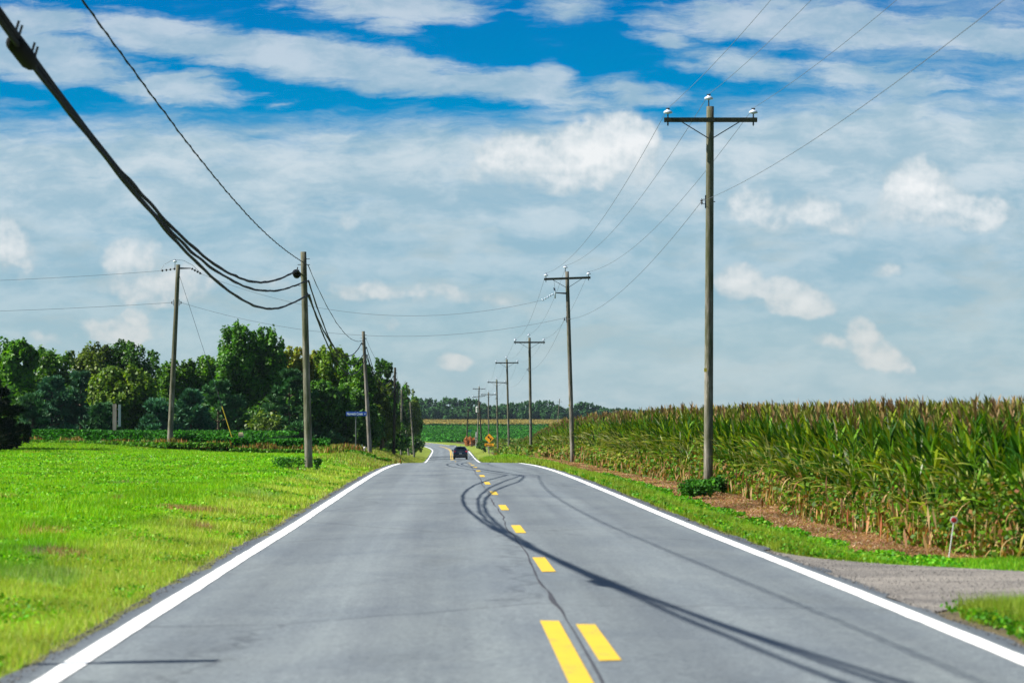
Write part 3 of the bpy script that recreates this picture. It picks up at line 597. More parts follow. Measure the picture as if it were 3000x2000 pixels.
# a second, darker rank inside the wood
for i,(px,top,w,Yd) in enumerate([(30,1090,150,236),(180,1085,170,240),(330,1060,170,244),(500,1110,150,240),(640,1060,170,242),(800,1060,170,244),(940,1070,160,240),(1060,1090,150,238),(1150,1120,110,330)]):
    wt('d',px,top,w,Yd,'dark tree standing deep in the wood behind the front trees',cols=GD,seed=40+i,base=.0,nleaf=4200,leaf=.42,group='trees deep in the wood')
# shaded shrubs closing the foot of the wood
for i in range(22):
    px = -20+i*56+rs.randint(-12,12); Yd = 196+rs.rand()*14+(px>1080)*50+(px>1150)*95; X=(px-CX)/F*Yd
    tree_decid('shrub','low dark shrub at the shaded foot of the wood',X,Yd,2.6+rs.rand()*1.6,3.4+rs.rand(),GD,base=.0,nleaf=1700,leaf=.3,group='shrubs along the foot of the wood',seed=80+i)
tree_pine('cedar_tree','black green cedar at the left picture edge on the lawn',-24.9,123,3.5,3.2,(.006,.018,.006),n=16000,seed=90,low=.0,needle=.30)
tree_decid('broadleaf_tree','spreading tree left of the lawn casting shadow stripes',-29.5,126,8.5,6,G1,base=.25,seed=91)
tree_decid('broadleaf_tree','slim tree left of the lawn nearer the road',-27.5,117,6.3,3.5,G1,base=.35,seed=92,nleaf=4000)
# small bushes
def bush(name,label,x,y,H,W,cols,n,leaf,seed,group=None,mat='weed'):
    r = np.random.RandomState(seed); (V,Q,c),pts = crown_decid(H,W,0,n,leaf,cols,.3,r,14)
    V[:,2]=np.maximum(V[:,2],0); root = thing(name,label,'bush',(x,y,gz(x,y)-.03),0,group)
    MB().add(V,Q,col=c).build('foliage',M[mat],root)
    mb=MB()
    for k in range(6): p=pts[k]; mb.tube([(0,0,0),(p[0]*.6,p[1]*.6,p[2]*.5),tuple(p[:3])],[.012,.009,.004],5)
    mb.build('stem',M['bark'],root); return root
IV=[(.03,.14,.008),(.06,.20,.01),(.015,.08,.01)]
bush('ivy_bush','dark green leafy creeper bunched around the nearest right pole base',5.38,66.5,.42,.8,IV,1200,.08,201)
bush('ivy_bush','small creeper tuft right of the nearest right pole base',6.1,66.2,.34,.8,IV,800,.08,212)
bush('ivy_bush','thin low creeper trailing on the verge in front of the nearest right pole',4.35,62.2,.13,.9,IV,800,.07,213)
bush('ivy_bush','low bright creeper spreading left of the nearest right pole base',4.75,64.9,.2,1.1,IV,1500,.08,202)
bush('weed_bush','scrubby dark weeds at the foot of the near left pole',-6.85,78.8,.26,1.15,IV,900,.05,203)
bush('weed_bush','upright dark weed right of the near left pole foot',-5.98,78.6,.46,.38,IV,520,.05,204)
bush('shrub','dark round shrub by the far roadside poles',-4.7,420,1.9,1.7,GD,1500,.16,205)
bush('shrub','dark shrub at the foot of the leaning far pole',-5.4,465,1.4,2.6,GD,1300,.2,206)
bush('shrub','green scrub at the foot of the third right pole',1.7,200,.9,1.2,GY,1300,.12,207)
bush('shrub','green scrub at the foot of the fourth right pole',.15,268,1.2,1.8,GY,1300,.14,208)
bush('brush_pile','rust brown dead brush heap at the far junction',-8.1,498,1.7,2.9,[(.45,.16,.05),(.55,.26,.10),(.3,.1,.04)],2200,.18,209)
bush('shrub','dark bush beside the lawn under the leaning left pole',-13.4,352,2.6,2.6,GD,1600,.2,210)
bush('shrub','round green bush at the left bend verge',-15.8,430,2.0,3.0,GD,1300,.2,211)
# far tree line
protos=[]
FG=[(.034,.10,.030),(.052,.14,.034),(.02,.065,.026)]
rr = np.random.RandomState(17); tops=[(1215,1168),(1235,1172),(1262,1170),(1285,1182),(1305,1168),(1330,1170),(1350,1178),(1372,1170),(1395,1175),(1420,1186),(1450,1190),(1475,1186),(1500,1182),(1520,1185),(1545,1178),(1580,1178),(1605,1176),(1625,1188),(1650,1198),(1672,1196),(1705,1180),(1725,1182),(1748,1190),(1772,1196)]
for i in range(5):
    root = thing('distant_tree','blue green tree in the far wood across the fields','tree',(0,0,0),0,'trees of the far wood')
    (V,Q,c),pts = crown_decid(11.,9.,0,2600,.75,FG,.6,rr,18); MB().add(V,Q,col=c).build('crown',M['far'],root)
    MB().tube([(0,0,-.5),(0,0,7)],[.3,.12],6).build('trunk',M['bark'],root); protos.append(root)
k=0
def far_tree(px,top,Yd,W):
    global k
    X=(px-CX)/F*Yd; z=gz(X,Yd)-.3; H=CH+(HY-top)/F*Yd-z; s=(W/9.,W/9.,H/11.)
    if k<5: o=protos[k]; o.location=(X,Yd,z); o.scale=s; o.rotation_euler=(0,0,rr.rand()*6)
    else: copy_tree(protos[rr.randint(5)],(X,Yd,z),rr.rand()*6,scale=s)
    k+=1
for px,tp in tops: far_tree(px,tp,1165+rr.rand()*20,7.5+rr.rand()*2.5)
for px in range(1205,1800,17): far_tree(px+rr.randint(-4,5),1194+rr.randint(-4,10)+(8 if px>1640 else 0),1148+rr.rand()*10,6+rr.rand()*2)
for px in range(1810,2200,26): far_tree(px,1200+rr.randint(-3,6),1170,8)
# ------------------------------------------------------------------ corn
def corn_template(r, H=2.3, full=True, seg=6, top_only=False):
    """arrays for stalk, leaves, tassel of one plant with its foot at the origin; the road lies towards -x"""
    out = {}
    lean = r.randn(2)*.05; 
    def sp(z): t=z/H; return np.array([lean[0]*t*t*H, lean[1]*t*t*H, z])
    mb = MB(); zs = np.linspace(0,H*.93,6)
    g = np.array([.10,.20,.03]); dr = np.array([.42,.30,.12])
    if not top_only: mb.tube([sp(z) for z in zs], [.016,.015,.013,.011,.008,.005], 5 if full else 3, False, col=None); 
    if mb.v:
        zc = mb.v[0][:,2]; mb.c[0] = np.where((zc<H*.35)[:,None], dr*(.8+.4*r.rand()), g)
    out['stalk']=mb
    mb = MB(); nl = 24 if full else 12; ph = r.rand()*6.28; dry_to = .06+.2*r.rand()
    for i in range(nl):
        t = .06+.86*(i+.5)/nl
        if top_only and t<.5: continue
        z = H*.93*t; a = ph+(i%2)*math.pi+r.randn()*.5
        if r.rand()<.3: a = math.pi+r.randn()*.9+.35         # wind pushes leaves over the road side
        dry = t < dry_to or (t<.5 and r.rand()<.22); L = (.46+.38*math.sin(math.pi*min(1,t*1.05)))*(.8+.35*r.rand()); w = .066*(.6+.8*r.rand())
        e0 = (.95+.35*t+r.randn()*.12); bend = (1.8-1.35*t)*(.6+.7*r.rand())
        if dry: L*=.75; w*=.55; e0=.2-.8*r.rand(); bend=1.6+r.rand()
        p = sp(z).copy(); pts=[p.copy()]; n = seg
        if top_only or not full: n = 4
        az = a; 
        for k in range(n):
            e = e0-bend*((k+.5)/n)**1.25; az += r.randn()*.06
            p = p+np.array([math.cos(az)*math.cos(e),math.sin(az)*math.cos(e),math.sin(e)])*L/n; pts.append(p.copy())
        P = np.array(pts); T = np.gradient(P,axis=0); side = np.cross(T,[0,0,1.]); side/= np.linalg.norm(side,axis=1)[:,None]+1e-6
        tw = (r.rand()-.5)*1.6; tt = np.linspace(0,1,n+1); nn = np.cross(side,T); nn/=np.linalg.norm(nn,axis=1)[:,None]+1e-6
        S = side*np.cos(tw*tt)[:,None]+nn*np.sin(tw*tt)[:,None]
        wd = w*.5*np.array([max(.04,math.sin(math.pi*(.12+.88*x)**.75)) for x in tt])
        V = np.empty((n+1,2,3)); V[:,0]=P-S*wd[:,None]; V[:,1]=P+S*wd[:,None]; q = np.arange(n)*2
        if dry: c0 = np.array([(.28,.18,.07),(.40,.28,.13),(.16,.08,.03),(.24,.20,.03)][r.randint(4)])
        else: c0 = np.array([(.042,.125,.004),(.085,.19,.006),(.014,.060,.004),(.18,.24,.009)][r.randint(4)])
        if not dry and r.rand()<.06: c0 = np.array((.30,.34,.22))
        C_ = np.broadcast_to(c0,(2*(n+1),3)).copy()
        if not dry and t<.55: C_[-4:] = C_[-4:]*.4+np.array((.35,.30,.08))*.6
        mb.add(V.reshape(-1,3), np.stack([q,q+1,q+3,q+2],-1), col=C_*(.85+.3*r.rand()))
    if full and not top_only: # an ear
        z=H*.48; a=math.pi+r.randn(); o=sp(z); d=np.array([math.cos(a)*.35,math.sin(a)*.35,.93]); mb.tube([o,o+d*.10,o+d*.2,o+d*.26],[.015,.03,.024,.004],6,False,col=(.30,.33,.10))
    out['leaves']=mb
    mb = MB(); top = sp(H*.93); nt = 11 if full else 8; tc = np.array([(.19,.12,.055),(.24,.16,.07),(.14,.085,.045),(.16,.18,.03)][r.randint(4)])
    for k in range(nt):
        a=r.rand()*6.28; sp_ = 0.05 if k==0 else .2+.35*r.rand(); L=.32 if k==0 else .14+.13*r.rand(); o = top+np.array([0,0,.02+.02*k])
        d = np.array([math.cos(a)*sp_-.10,math.sin(a)*sp_,1.]); e=o+d*L*.6; f=e+(d+np.array([-.15,0,-.25]))*L*.4; s_=np.array([math.sin(a),-math.cos(a),0])*.011
        mb.add([o-s_,o+s_,e-s_*1.3,e+s_*1.3,f], [(0,1,3,2)], [(2,3,4)], tc*(.8+.4*r.rand()))
    if top_only or not full: mb.tube([top-np.array([0,0,.15]),top+np.array([0,0,.1])],[.008,.005],3,False,col=(.2,.2,.07))
    out['tassel']=mb
    return out
def arr(*mbs):
    V=[];Q=[];T=[];Cc=[];n=0
    for mb in mbs:
        for b in (mb.q): Q.append(b+n)
        for b in (mb.t): T.append(b+n)
        if mb.v: V+=mb.v; Cc+=mb.c; n+=mb.n
    return np.concatenate(V), np.concatenate(Q) if Q else np.zeros((0,4),int), np.concatenate(T) if T else np.zeros((0,3),int), np.concatenate([np.broadcast_to(c,(len(v),3)) for c,v in zip(Cc,V)])
def replicate(mb, tmpl, X, Y, Z, rot, sc_, szz=None, cv=None):
    ti = rs.randint(len(tmpl), size=len(X)); szz = sc_ if szz is None else szz
    for k,(V,Q,T,c) in enumerate(tmpl):
        m = np.where(ti==k)[0]
        if not len(m): continue
        ca,sa = np.cos(rot[m])[:,None],np.sin(rot[m])[:,None]; s=sc_[m][:,None]
        W = np.stack([(V[:,0]*ca-V[:,1]*sa)*s+X[m][:,None],(V[:,0]*sa+V[:,1]*ca)*s+Y[m][:,None],V[:,2]*szz[m][:,None]+Z[m][:,None]],-1)
        off = (np.arange(len(m))*len(V))[:,None,None]
        cc = np.broadcast_to(c,(len(m),len(V),3))*(1 if cv is None else cv[m][:,None,:])*(.85+.3*rs.rand(len(m),1,1))
        mb.add(W.reshape(-1,3),(Q[None]+off).reshape(-1,4),(T[None]+off).reshape(-1,3),cc.reshape(-1,3))
def corn_front(Y): return np.interp(Y,[25,35,50,64,72,85,110,140],[6.25,6.2,6.45,6.95,6.9,6.6,6.4,6.4])+.08*np.sin(Y*.35)+.06*np.sin(Y*1.3)
def corn_h(Y): return np.interp(Y,[25,32,42,60,90,125,150,175,210,260,330,420],[1.86,1.92,2.06,2.2,2.34,2.42,2.3,2.1,1.75,1.35,1.1,.9])/2.55
r0 = np.random.RandomState(99); full_t=[corn_template(r0) for _ in range(12)]
protoC=[]
for i,t in enumerate(full_t):
    root = thing('corn_plant','tall corn plant standing in the front row facing the road','corn plant',(0,0,0),0,'corn plants of the front row')
    t['stalk'].build('stalk',M['corn'],root); t['leaves'].build('leaves',M['corn'],root); t['tassel'].build('tassel',M['corn'],root); protoC.append(root)
k=0; y=29.6
while k<300:
    d = corn_front(y)+.12*r0.randn(); x = float(cen(y))+d; s=float(corn_h(y))*(.9+.2*r0.rand()); loc=(x,y,gz(x,y)-.02); rz=r0.randn()*.5
    if k<12: o=protoC[k]; o.location=loc; o.rotation_euler=(0,0,rz); o.scale=(s,s,s)
    else: copy_tree(protoC[r0.randint(12)],loc,rz,scale=(s,s,s))
    k+=1; y+=.185*(1+.25*r0.randn()*.5)
yend=y
fullA=[arr(t['stalk'],t['leaves'],t['tassel']) for t in full_t]
midA=[(lambda t:arr(t['stalk'],t['leaves'],t['tassel']))(corn_template(r0,full=False)) for _ in range(10)]
topA=[(lambda t:arr(t['leaves'],t['tassel']))(corn_template(r0,full=True,top_only=True)) for _ in range(8)]
mb = MB()
def rows(tm, y0,y1,sp,ks,rowsp=.76):
    X=[];Y=[]
    for kk in ks:
        yy=np.arange(y0,y1,sp); yy=yy+rs.randn(len(yy))*sp*.25; X.append(cen(yy)+corn_front(yy)+kk*rowsp+rs.randn(len(yy))*.06); Y.append(yy)
    X=np.concatenate(X);Y=np.concatenate(Y); s=corn_h(Y)*(.9+.2*rs.rand(len(X)))*(1+.004*(X-cen(Y)-6.5))
    k_=~((Y<27.5)); X,Y,s=X[k_],Y[k_],s[k_]
    replicate(mb,tm,X,Y,ground(X,Y)-.02,rs.randn(len(X))*.6,s)
rows(fullA,29.5,96,.2,[1,2]); rows(fullA,yend,112,.2,[0]); rows(fullA,29.8,60,.22,[3])
rows(topA,29.5,100,.3,range(3,12)); rows(midA,96,150,.24,range(0,7)); rows(midA,150,235,.33,range(0,9))
# deeper canopy as leafy tops
n=15000; Y=rs.uniform(150,430,n); X=cen(Y)+6.4+rs.rand(n)**1.3*np.interp(Y,[150,250,430],[20,45,60]); s=corn_h(Y)*(.9+.25*rs.rand(n))*1.02
replicate(mb,[tuple(a) for a in topA[:4]],X,Y,ground(X,Y),rs.rand(n)*6,s*1.15,s)
# dark interior sheet under the tops so the field is closed
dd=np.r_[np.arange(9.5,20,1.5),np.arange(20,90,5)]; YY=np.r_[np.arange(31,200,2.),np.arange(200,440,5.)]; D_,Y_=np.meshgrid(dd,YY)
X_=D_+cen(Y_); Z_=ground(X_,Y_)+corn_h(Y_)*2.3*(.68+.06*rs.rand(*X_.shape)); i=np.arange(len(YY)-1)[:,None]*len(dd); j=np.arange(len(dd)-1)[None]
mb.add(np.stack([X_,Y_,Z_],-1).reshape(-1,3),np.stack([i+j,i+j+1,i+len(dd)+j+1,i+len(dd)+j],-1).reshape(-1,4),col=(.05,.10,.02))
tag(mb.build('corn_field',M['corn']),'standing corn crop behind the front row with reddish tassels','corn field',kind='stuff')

# ------------------------------------------------------------------ weeds, beans, far fields
def clump_cards(X,Y,h,s,cols,p,vert=.0,zb=0.,w=1.1,z=None,v=.35):
    n=len(X); Z=(ground(X,Y) if z is None else z)+zb+h; N_=rs.randn(n,3); N_[:,2]+=.6 if vert==0 else 0; N_[:,2]*=(1-vert)
    return cards(np.stack([X,Y,Z],-1),N_,s*(w if vert else 1),pick(n,cols,p,v),(1/w if vert else w),.4 if not vert else .15,up=np.array([[0,0,1.]])*3 if vert else None)
mb=MB()
# leafy weeds and dry stems tangled at the foot of the corn
n=80000; Y=30+rs.rand(n)**1.35*180; d=corn_front(Y)-.12+.35*np.abs(rs.randn(n))-.25*rs.rand(n); X=cen(Y)+d; cl=clumpn(X,Y,.55); hh=(.04+.85*rs.rand(n)**1.5)*(.35+.9*cl)
V,Q,c=clump_cards(X,Y,hh,(.036+.0008*Y)*(.6+.8*rs.rand(n)),[(.08,.18,.008),(.13,.21,.008),(.045,.12,.008),(.20,.10,.03),(.20,.16,.02)],[4,2.4,4,1.6,1.]); mb.add(V,Q,col=c)
n=9000; Y=30+rs.rand(n)**1.25*150; X=cen(Y)+corn_front(Y)+.1+.25*rs.randn(n); hh=.08+.55*rs.rand(n)**1.5*(.4+.9*clumpn(X,Y,.8))
V,Q,c=clump_cards(X,Y,hh,(.18+.25*rs.rand(n)),[(.28,.15,.06),(.38,.25,.12),(.15,.065,.025),(.22,.09,.03)],[3,3,2,2],vert=.8,w=.13); V=V; mb.add(V,Q,col=c)
n=20000; Y=rs.uniform(170,440,n); X=cen(Y)+5.4+rs.rand(n)*5; k_=X/Y>-.0068+.0025*(Y<320); X,Y=X[k_],Y[k_]; n=len(X)
V,Q,c=clump_cards(X,Y,.1+(.5+.003*(Y-170))*rs.rand(n),.3+.2*rs.rand(n),[(.10,.18,.010),(.16,.20,.015),(.05,.12,.008),(.22,.16,.04)],[4,3,3,2]); mb.add(V,Q,col=c)
n=5000; X=rs.uniform(-4.5,30,n); Y=rs.uniform(478,498,n); V,Q,c=clump_cards(X,Y,.1+1.5*rs.rand(n),.5,[(.09,.16,.01),(.14,.17,.015),(.05,.11,.008)],[4,3,3]); mb.add(V,Q,col=c)
tag(mb.build('field_edge_weeds',M['weed']),'yellow green weeds and dry stems tangled along the corn foot','weeds',kind='stuff')
mb=MB()
n=70000; X=rs.uniform(-46,-3,n); Y0=lawn_edge(X); Y=Y0+1.6+rs.rand(n)**1.3*42; k_=(X<cen(Y)-7.2-.05*(Y-134))&(X>-.235*Y-4); X,Y=X[k_],Y[k_]; n=len(X)
hb=.78*(1-.55*sstep(172,205,Y)*(X>-20)); e=sstep(0,1.3,Y-lawn_edge(X)-1.5)*sstep(0,1.5,cen(Y)-7.2-.05*(Y-134)-X)
V,Q,c=clump_cards(X,Y,(.25+.5*e)*hb*(.85+.3*rs.rand(n))+.06*np.sin(X*2.2)*np.sin(Y*1.7),.22*(.7+.6*rs.rand(n)),[(.022,.125,.008),(.035,.17,.010),(.015,.08,.008),(.06,.20,.012)],[4,3,3,1.5],z=np.where(X<-15,0*X-.09,ground(X,Y))); mb.add(V,Q,col=c)
n=30000; X=rs.uniform(-40,-6.5,n); Y=lawn_edge(X)+1.2+.9*rs.rand(n); k_=(X<cen(Y)-6.9); X,Y=X[k_],Y[k_]; n=len(X)
V,Q,c=clump_cards(X,Y,.80*rs.rand(n),.16,[(.022,.125,.008),(.035,.17,.010),(.015,.08,.008)],[4,3,3]); mb.add(V,Q,col=c)
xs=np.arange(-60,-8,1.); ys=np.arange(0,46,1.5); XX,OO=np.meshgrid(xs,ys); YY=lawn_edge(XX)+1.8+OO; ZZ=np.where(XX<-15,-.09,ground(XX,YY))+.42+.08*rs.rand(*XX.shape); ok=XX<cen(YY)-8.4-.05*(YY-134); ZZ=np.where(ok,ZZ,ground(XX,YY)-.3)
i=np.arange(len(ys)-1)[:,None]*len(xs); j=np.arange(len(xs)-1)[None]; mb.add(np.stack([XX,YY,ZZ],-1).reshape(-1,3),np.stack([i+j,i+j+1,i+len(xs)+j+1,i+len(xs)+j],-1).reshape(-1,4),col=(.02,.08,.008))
tag(mb.build('bean_field',M['bean']),'low green bean crop between the lawn and the wood','bean field',kind='stuff')
mb=MB()
n=15000; X=rs.uniform(-45,-5.5,n); Y=lawn_edge(X)+.2+1.5*rs.rand(n); cl=clumpn(X*.7,Y,.5)*(.35+1.3*clumpn(X+9,Y,1.9)); k_=rs.rand(n)<.08+.9*cl; X,Y,cl=X[k_],Y[k_],cl[k_]; n=len(X)
brownish=[(.20,.10,.03),(.27,.15,.045),(.12,.055,.02),(.30,.14,.025),(.07,.12,.01),(.18,.19,.02)]
h=.08+.62*rs.rand(n)*(.25+.8*cl); V,Q,c=clump_cards(X,Y,h*.6,(.14+.24*rs.rand(n)),brownish,[4,2.0,3,1.3,5,4],vert=.75,w=.0+.22,z=np.where(X<-15,0*X-.06,ground(X,Y))); mb.add(V,Q,col=c)
n=9000; Y=rs.uniform(128,235,n); X=cen(Y)-5.9-1.8*rs.rand(n)-.012*(Y-128); 
V,Q,c=clump_cards(X,Y,.05+.30*rs.rand(n),.16+.22*rs.rand(n),[(.24,.21,.04),(.20,.11,.03),(.14,.20,.02),(.26,.14,.03),(.08,.17,.01)],[4,2,4,1.5,4],vert=.7,w=.25); mb.add(V,Q,col=c)
n=6000; X=rs.uniform(-45,-6,n); Y=lawn_edge(X)+.4*rs.rand(n); V,Q,c=clump_cards(X,Y,.05+.2*rs.rand(n),.16,[(.06,.19,.01),(.10,.22,.012)],[1,1],z=np.where(X<-15,0*X-.06,ground(X,Y))); mb.add(V,Q,col=c)
n=5000; Y=rs.uniform(230,420,n); X=cen(Y)-6.2-2.5*rs.rand(n); V,Q,c=clump_cards(X,Y,.1+.5*rs.rand(n),.3,[(.08,.19,.01),(.16,.22,.02),(.05,.13,.01)],[1,1,1]); mb.add(V,Q,col=c)
tag(mb.build('ditch_weeds',M['weed']),'rusty brown weeds between the mown lawn and the beans','weeds',kind='stuff')
mb=MB()
n=90000; Y=rs.uniform(560,900,n)**1.0; X=rs.uniform(-.05,.03,n)*Y+rs.uniform(-14,14,n); k_=np.abs(X-cen(Y))>7; X,Y=X[k_],Y[k_]; n=len(X)
V,Q,c=clump_cards(X,Y,.25+.3*rs.rand(n),.85*(.6+.8*rs.rand(n)),[(.028,.15,.010),(.045,.20,.014),(.018,.10,.010)],[3,3,3]); mb.add(V,Q,col=c)
tag(mb.build('distant_bean_field',M['bean']),'bright green crop field beyond the road bend','crop field',kind='stuff')
mb=MB()
xs=np.arange(-130,160,1.6); ys=np.r_[900,900.4,np.arange(903,1120,6.)]; XX,YY=np.meshgrid(xs,ys); ZZ=ground(XX,YY)+1.25+.16*rs.randn(*XX.shape); ZZ[0]=ground(XX[0],YY[0])+.1
CC=np.where((YY<901)[...,None],np.array((.02,.075,.012)),np.array((.27,.215,.06))*(.8+.4*rs.rand(*XX.shape,1)))
i=np.arange(len(ys)-1)[:,None]*len(xs); j=np.arange(len(xs)-1)[None]; mb.add(np.stack([XX,YY,ZZ],-1).reshape(-1,3),np.stack([i+j,i+j+1,i+len(xs)+j+1,i+len(xs)+j],-1).reshape(-1,4),col=CC.reshape(-1,3))
n=9000; X=rs.uniform(-70,60,n); Y=900-rs.rand(n)*1.5; V,Q,c=clump_cards(X,Y,.15+1.0*rs.rand(n),.8,[(.02,.085,.012),(.03,.12,.014),(.015,.06,.01)],[1,1,1],vert=.6,w=.5); mb.add(V,Q,col=c)
n=26000; Y=rs.uniform(900,1110,n); X=rs.uniform(-.055,.06,n)*Y; V,Q,c=clump_cards(X,Y,1.3+.2*rs.rand(n),.8,[(.30,.24,.07),(.24,.20,.05),(.34,.27,.10),(.16,.18,.03)],[3,3,2,1],vert=.5,w=.5); mb.add(V,Q,col=c)
tag(mb.build('distant_corn_field',M['far']),'tan topped corn crop below the far wood','corn field',kind='stuff')

mb=MB()
n=70000; Y=16+rs.rand(n)**1.3*75; xr=cen(Y)+3.45; d=rs.rand(n)**1.2*1.55; X=xr+d; k_=~in_drive(X,Y)&(clumpn(X*1.4,Y*.8,1.2)+.25*rs.rand(n)>.5); X,Y=X[k_],Y[k_]; n=len(X)
V,Q,c=clump_cards(X,Y,.03+.07*rs.rand(n)*(.4+clumpn(X,Y,1.7)),(.018+.0007*Y)*(.6+.8*rs.rand(n)),[(.07,.26,.006),(.12,.33,.008),(.04,.17,.006),(.22,.34,.02)],[4,3,3,1]); mb.add(V,Q,col=c)
n=110000; Y=15+rs.rand(n)**1.3*95; xr=cen(Y)-3.5; X=xr-rs.rand(n)**1.1*(Y*.205-3.5+2.5+cen(Y)); k_=(clumpn(X*1.1,Y*.7,1.0)+.3*rs.rand(n)>.62+.22*(X>xr-1.5))&(X<xr); X,Y=X[k_],Y[k_]; n=len(X)
V,Q,c=clump_cards(X,Y,.025+.05*rs.rand(n),(.016+.0006*Y)*(.6+.8*rs.rand(n)),[(.12,.34,.006),(.18,.40,.008),(.07,.25,.006),(.26,.36,.03)],[4,3,2.4,1]); mb.add(V,Q,col=c)
tag(mb.build('clover',M['grass']),'low leafy clover patches in the grass along both road edges','ground cover',kind='stuff')

# ------------------------------------------------------------------ poles
def bell(mb_, o, s=1., n=18): # porcelain bell profile
    mb_.lathe([(.0,.0),(.03*s,.0),(.05*s,.012*s),(.11*s,.02*s),(.118*s,.035*s),(.108*s,.065*s),(.07*s,.092*s),(.04*s,.10*s),(.042*s,.118*s),(.0,.125*s)],n,o); return mb_
def insulator(parent, o, s=1., skirt=.10):
    ins = bell(MB(),o,s).build('insulator',M['porcelain'],parent,smooth=True)
    k = MB().tube([(o[0],o[1],o[2]-skirt),(o[0],o[1],o[2]+.01)],[.022*s,.014*s],8); k.tube([(o[0],o[1]-.05*s,o[2]+.135*s),(o[0],o[1]+.05*s,o[2]+.135*s)],.014*s,6); k.tube([(o[0]-.05*s,o[1],o[2]+.14*s),(o[0]+.05*s,o[1],o[2]+.14*s)],.018*s,6)
    k.build('clamp',M['dark'],ins)
def pole_shaft(root, H, r0_, r1_, mat, lean=(0,0), bow=0.):
    z=np.linspace(-.4,H,14); t=np.clip(z/H,0,1); P=np.stack([lean[0]*t+bow*np.sin(t*3.14),lean[1]*t,z],-1)
    mb=MB().tube(P,r0_+(r1_-r0_)*t,18); return mb.build('shaft',M[mat],root,smooth=False)
def smoothsh(o):
    me=o.data; me.polygons.foreach_set('use_smooth',np.ones(len(me.polygons),bool)); return o
def crossarm(root, x, z, w=2.44, tilt=0., pins=(-1.12,1.12), y=-.17, ins=True):
    Mx=Matrix.Rotation(tilt,3,'Y'); ax=lambda u,dz=0:(x+u*math.cos(tilt)-dz*0, y, z-u*math.sin(tilt)+dz)
    a=MB().box(ax(0),(w,.10,.115),M=Mx); a.tube([(x,y-.07,z),(x,.14,z)],.012,6); arm=a.build('crossarm',M['arm'],root)
    for s in (-1,1):
        MB().tube([ax(s*.76,-.05),(x+s*.05,y+.03,z-.48)],.014,6).build('brace',M['dark'],arm)
    for u in pins:
        o=ax(u,.155); MB().tube([(o[0],o[1],o[2]-.32),(o[0],o[1],o[2]-.28),(o[0],o[1],o[2]-.2)],[.006,.025,.02],6).build('pin',M['dark'],arm)
        insulator(root,o,1.)
def neutral_rack(root,x,z,s=-1):
    k=MB(); k.tube([(x,-.02,z+.06),(x+s*.11,-.02,z+.06)],.009,6); k.tube([(x,-.02,z-.06),(x+s*.11,-.02,z-.06)],.009,6); k.tube([(x+s*.10,-.02,z-.085),(x+s*.10,-.02,z+.085)],.007,6)
    k.box((x,-.02,z),(.02,.05,.34)); k.tube([(x-s*.26,-.02,z),(x-s*.18,-.02,z)],.012,6)
    rk=k.build('neutral_rack',M['dark'],root)
    MB().lathe([(0,-.045),(.035,-.045),(.04,-.03),(.022,-.012),(.022,.012),(.04,.03),(.035,.045),(0,.045)],12,(x+s*.10,-.02,z)).build('spool',M['dark'],rk,smooth=True)
PP=[(6.85,0,.0,9.9,0,'pole','power pole beside the driveway behind the camera'),
 (5.16,67.3,-.22,9.92,.05,'pole','tallest and nearest power pole at the right with a single crossarm'),
 (3.19,134.5,-.72,9.92,-.30,'pole_pale','leaning power pole with a side arm and cutout below its crossarm'),
 (1.50,201.,-1.75,9.55,-.13,'pole','power pole third from the right in the receding row'),
 (-.30,269.,-2.75,10.4,-.24,'pole','power pole just right of the yellow turn sign'),
 (-1.86,339.,-3.85,10.4,-.16,'pole','slim power pole between the turn sign and the leaning scrub'),
 (-3.78,416.,-4.65,10.3,-.04,'pole_pale','power pole directly behind the yellow turn sign')]
PT=[]
for i,(x,y,z,H,ln,mt,lb) in enumerate(PP):
    root=thing('power_pole',lb,'utility pole',(x,y,z),0,'power poles along the right road side'); smoothsh(pole_shaft(root,H,.122,.098,mt,(ln,0)))
    tilt=[0,0,-.035,.0,-.01,.03,.0][i]; zc=H-.37; xc=ln*zc/H; crossarm(root,xc,zc,tilt=tilt); insulator(root,(ln+(-.04 if i!=2 else -.08),-.02,H+.17),1.,.22); neutral_rack(root,ln*.75-.115,H-2.5)
    PT.append(dict(L=(x+xc-1.12,y-.17,z+zc+.31+1.12*math.tan(tilt)),R=(x+xc+1.12,y-.17,z+zc+.31-1.12*math.tan(tilt)),T=(x+ln-.04,y-.02,z+H+.32),N=(x+ln*.75-.22,y-.03,z+H-2.5)))
    if i in (1,2,3): 
        c_=MB(); c_.box((-.10+ln*.3,-.12,3.1-.1*i),(.07,.012,.10)); c_.build('pole_tag',M['yellowp'],root)
    if i==2: # side arm, suspended string and cutout
        za=H-1.15; xa=ln*.88; MB().tube([(xa-.1,-.05,za),(xa-.62,-.05,za+.03)],[.045,.025],8).build('side_arm',M['dark'],root)
        ct=MB().tube([(xa-.66,-.05,za-.26),(xa-.66,-.05,za+.10),(xa-.68,-.05,za+.30)],[.035,.03,.028],8).build('cutout',M['porcelain'],root,smooth=True); MB().tube([(xa-.70,-.08,za+.15),(xa-.73,-.08,za+.3)],.03,6).build('fuse_tube',M['dark'],ct)
        st=MB(); 
        for q in range(5):
            t=q/4.; o=np.array([xa-.78-.52*t,-.05,za-.05-.30*t]); st.lathe([(.012,.06),(.03,.045),(.055,.0),(.02,-.03),(.012,-.06)],10,tuple(o),M=np.array(Matrix.Rotation(-1.05,3,'Y')))
        st.build('insulator_string',M['porcelain'],root,smooth=True)
        mb_=MB(); mb_.tube([(xc-.9,-.17,zc),(xa-.72,-.1,zc-.12),(xa-.68,-.05,za+.3)],.008,5,False); mb_.build('jumper_wire',M['wire'],root)
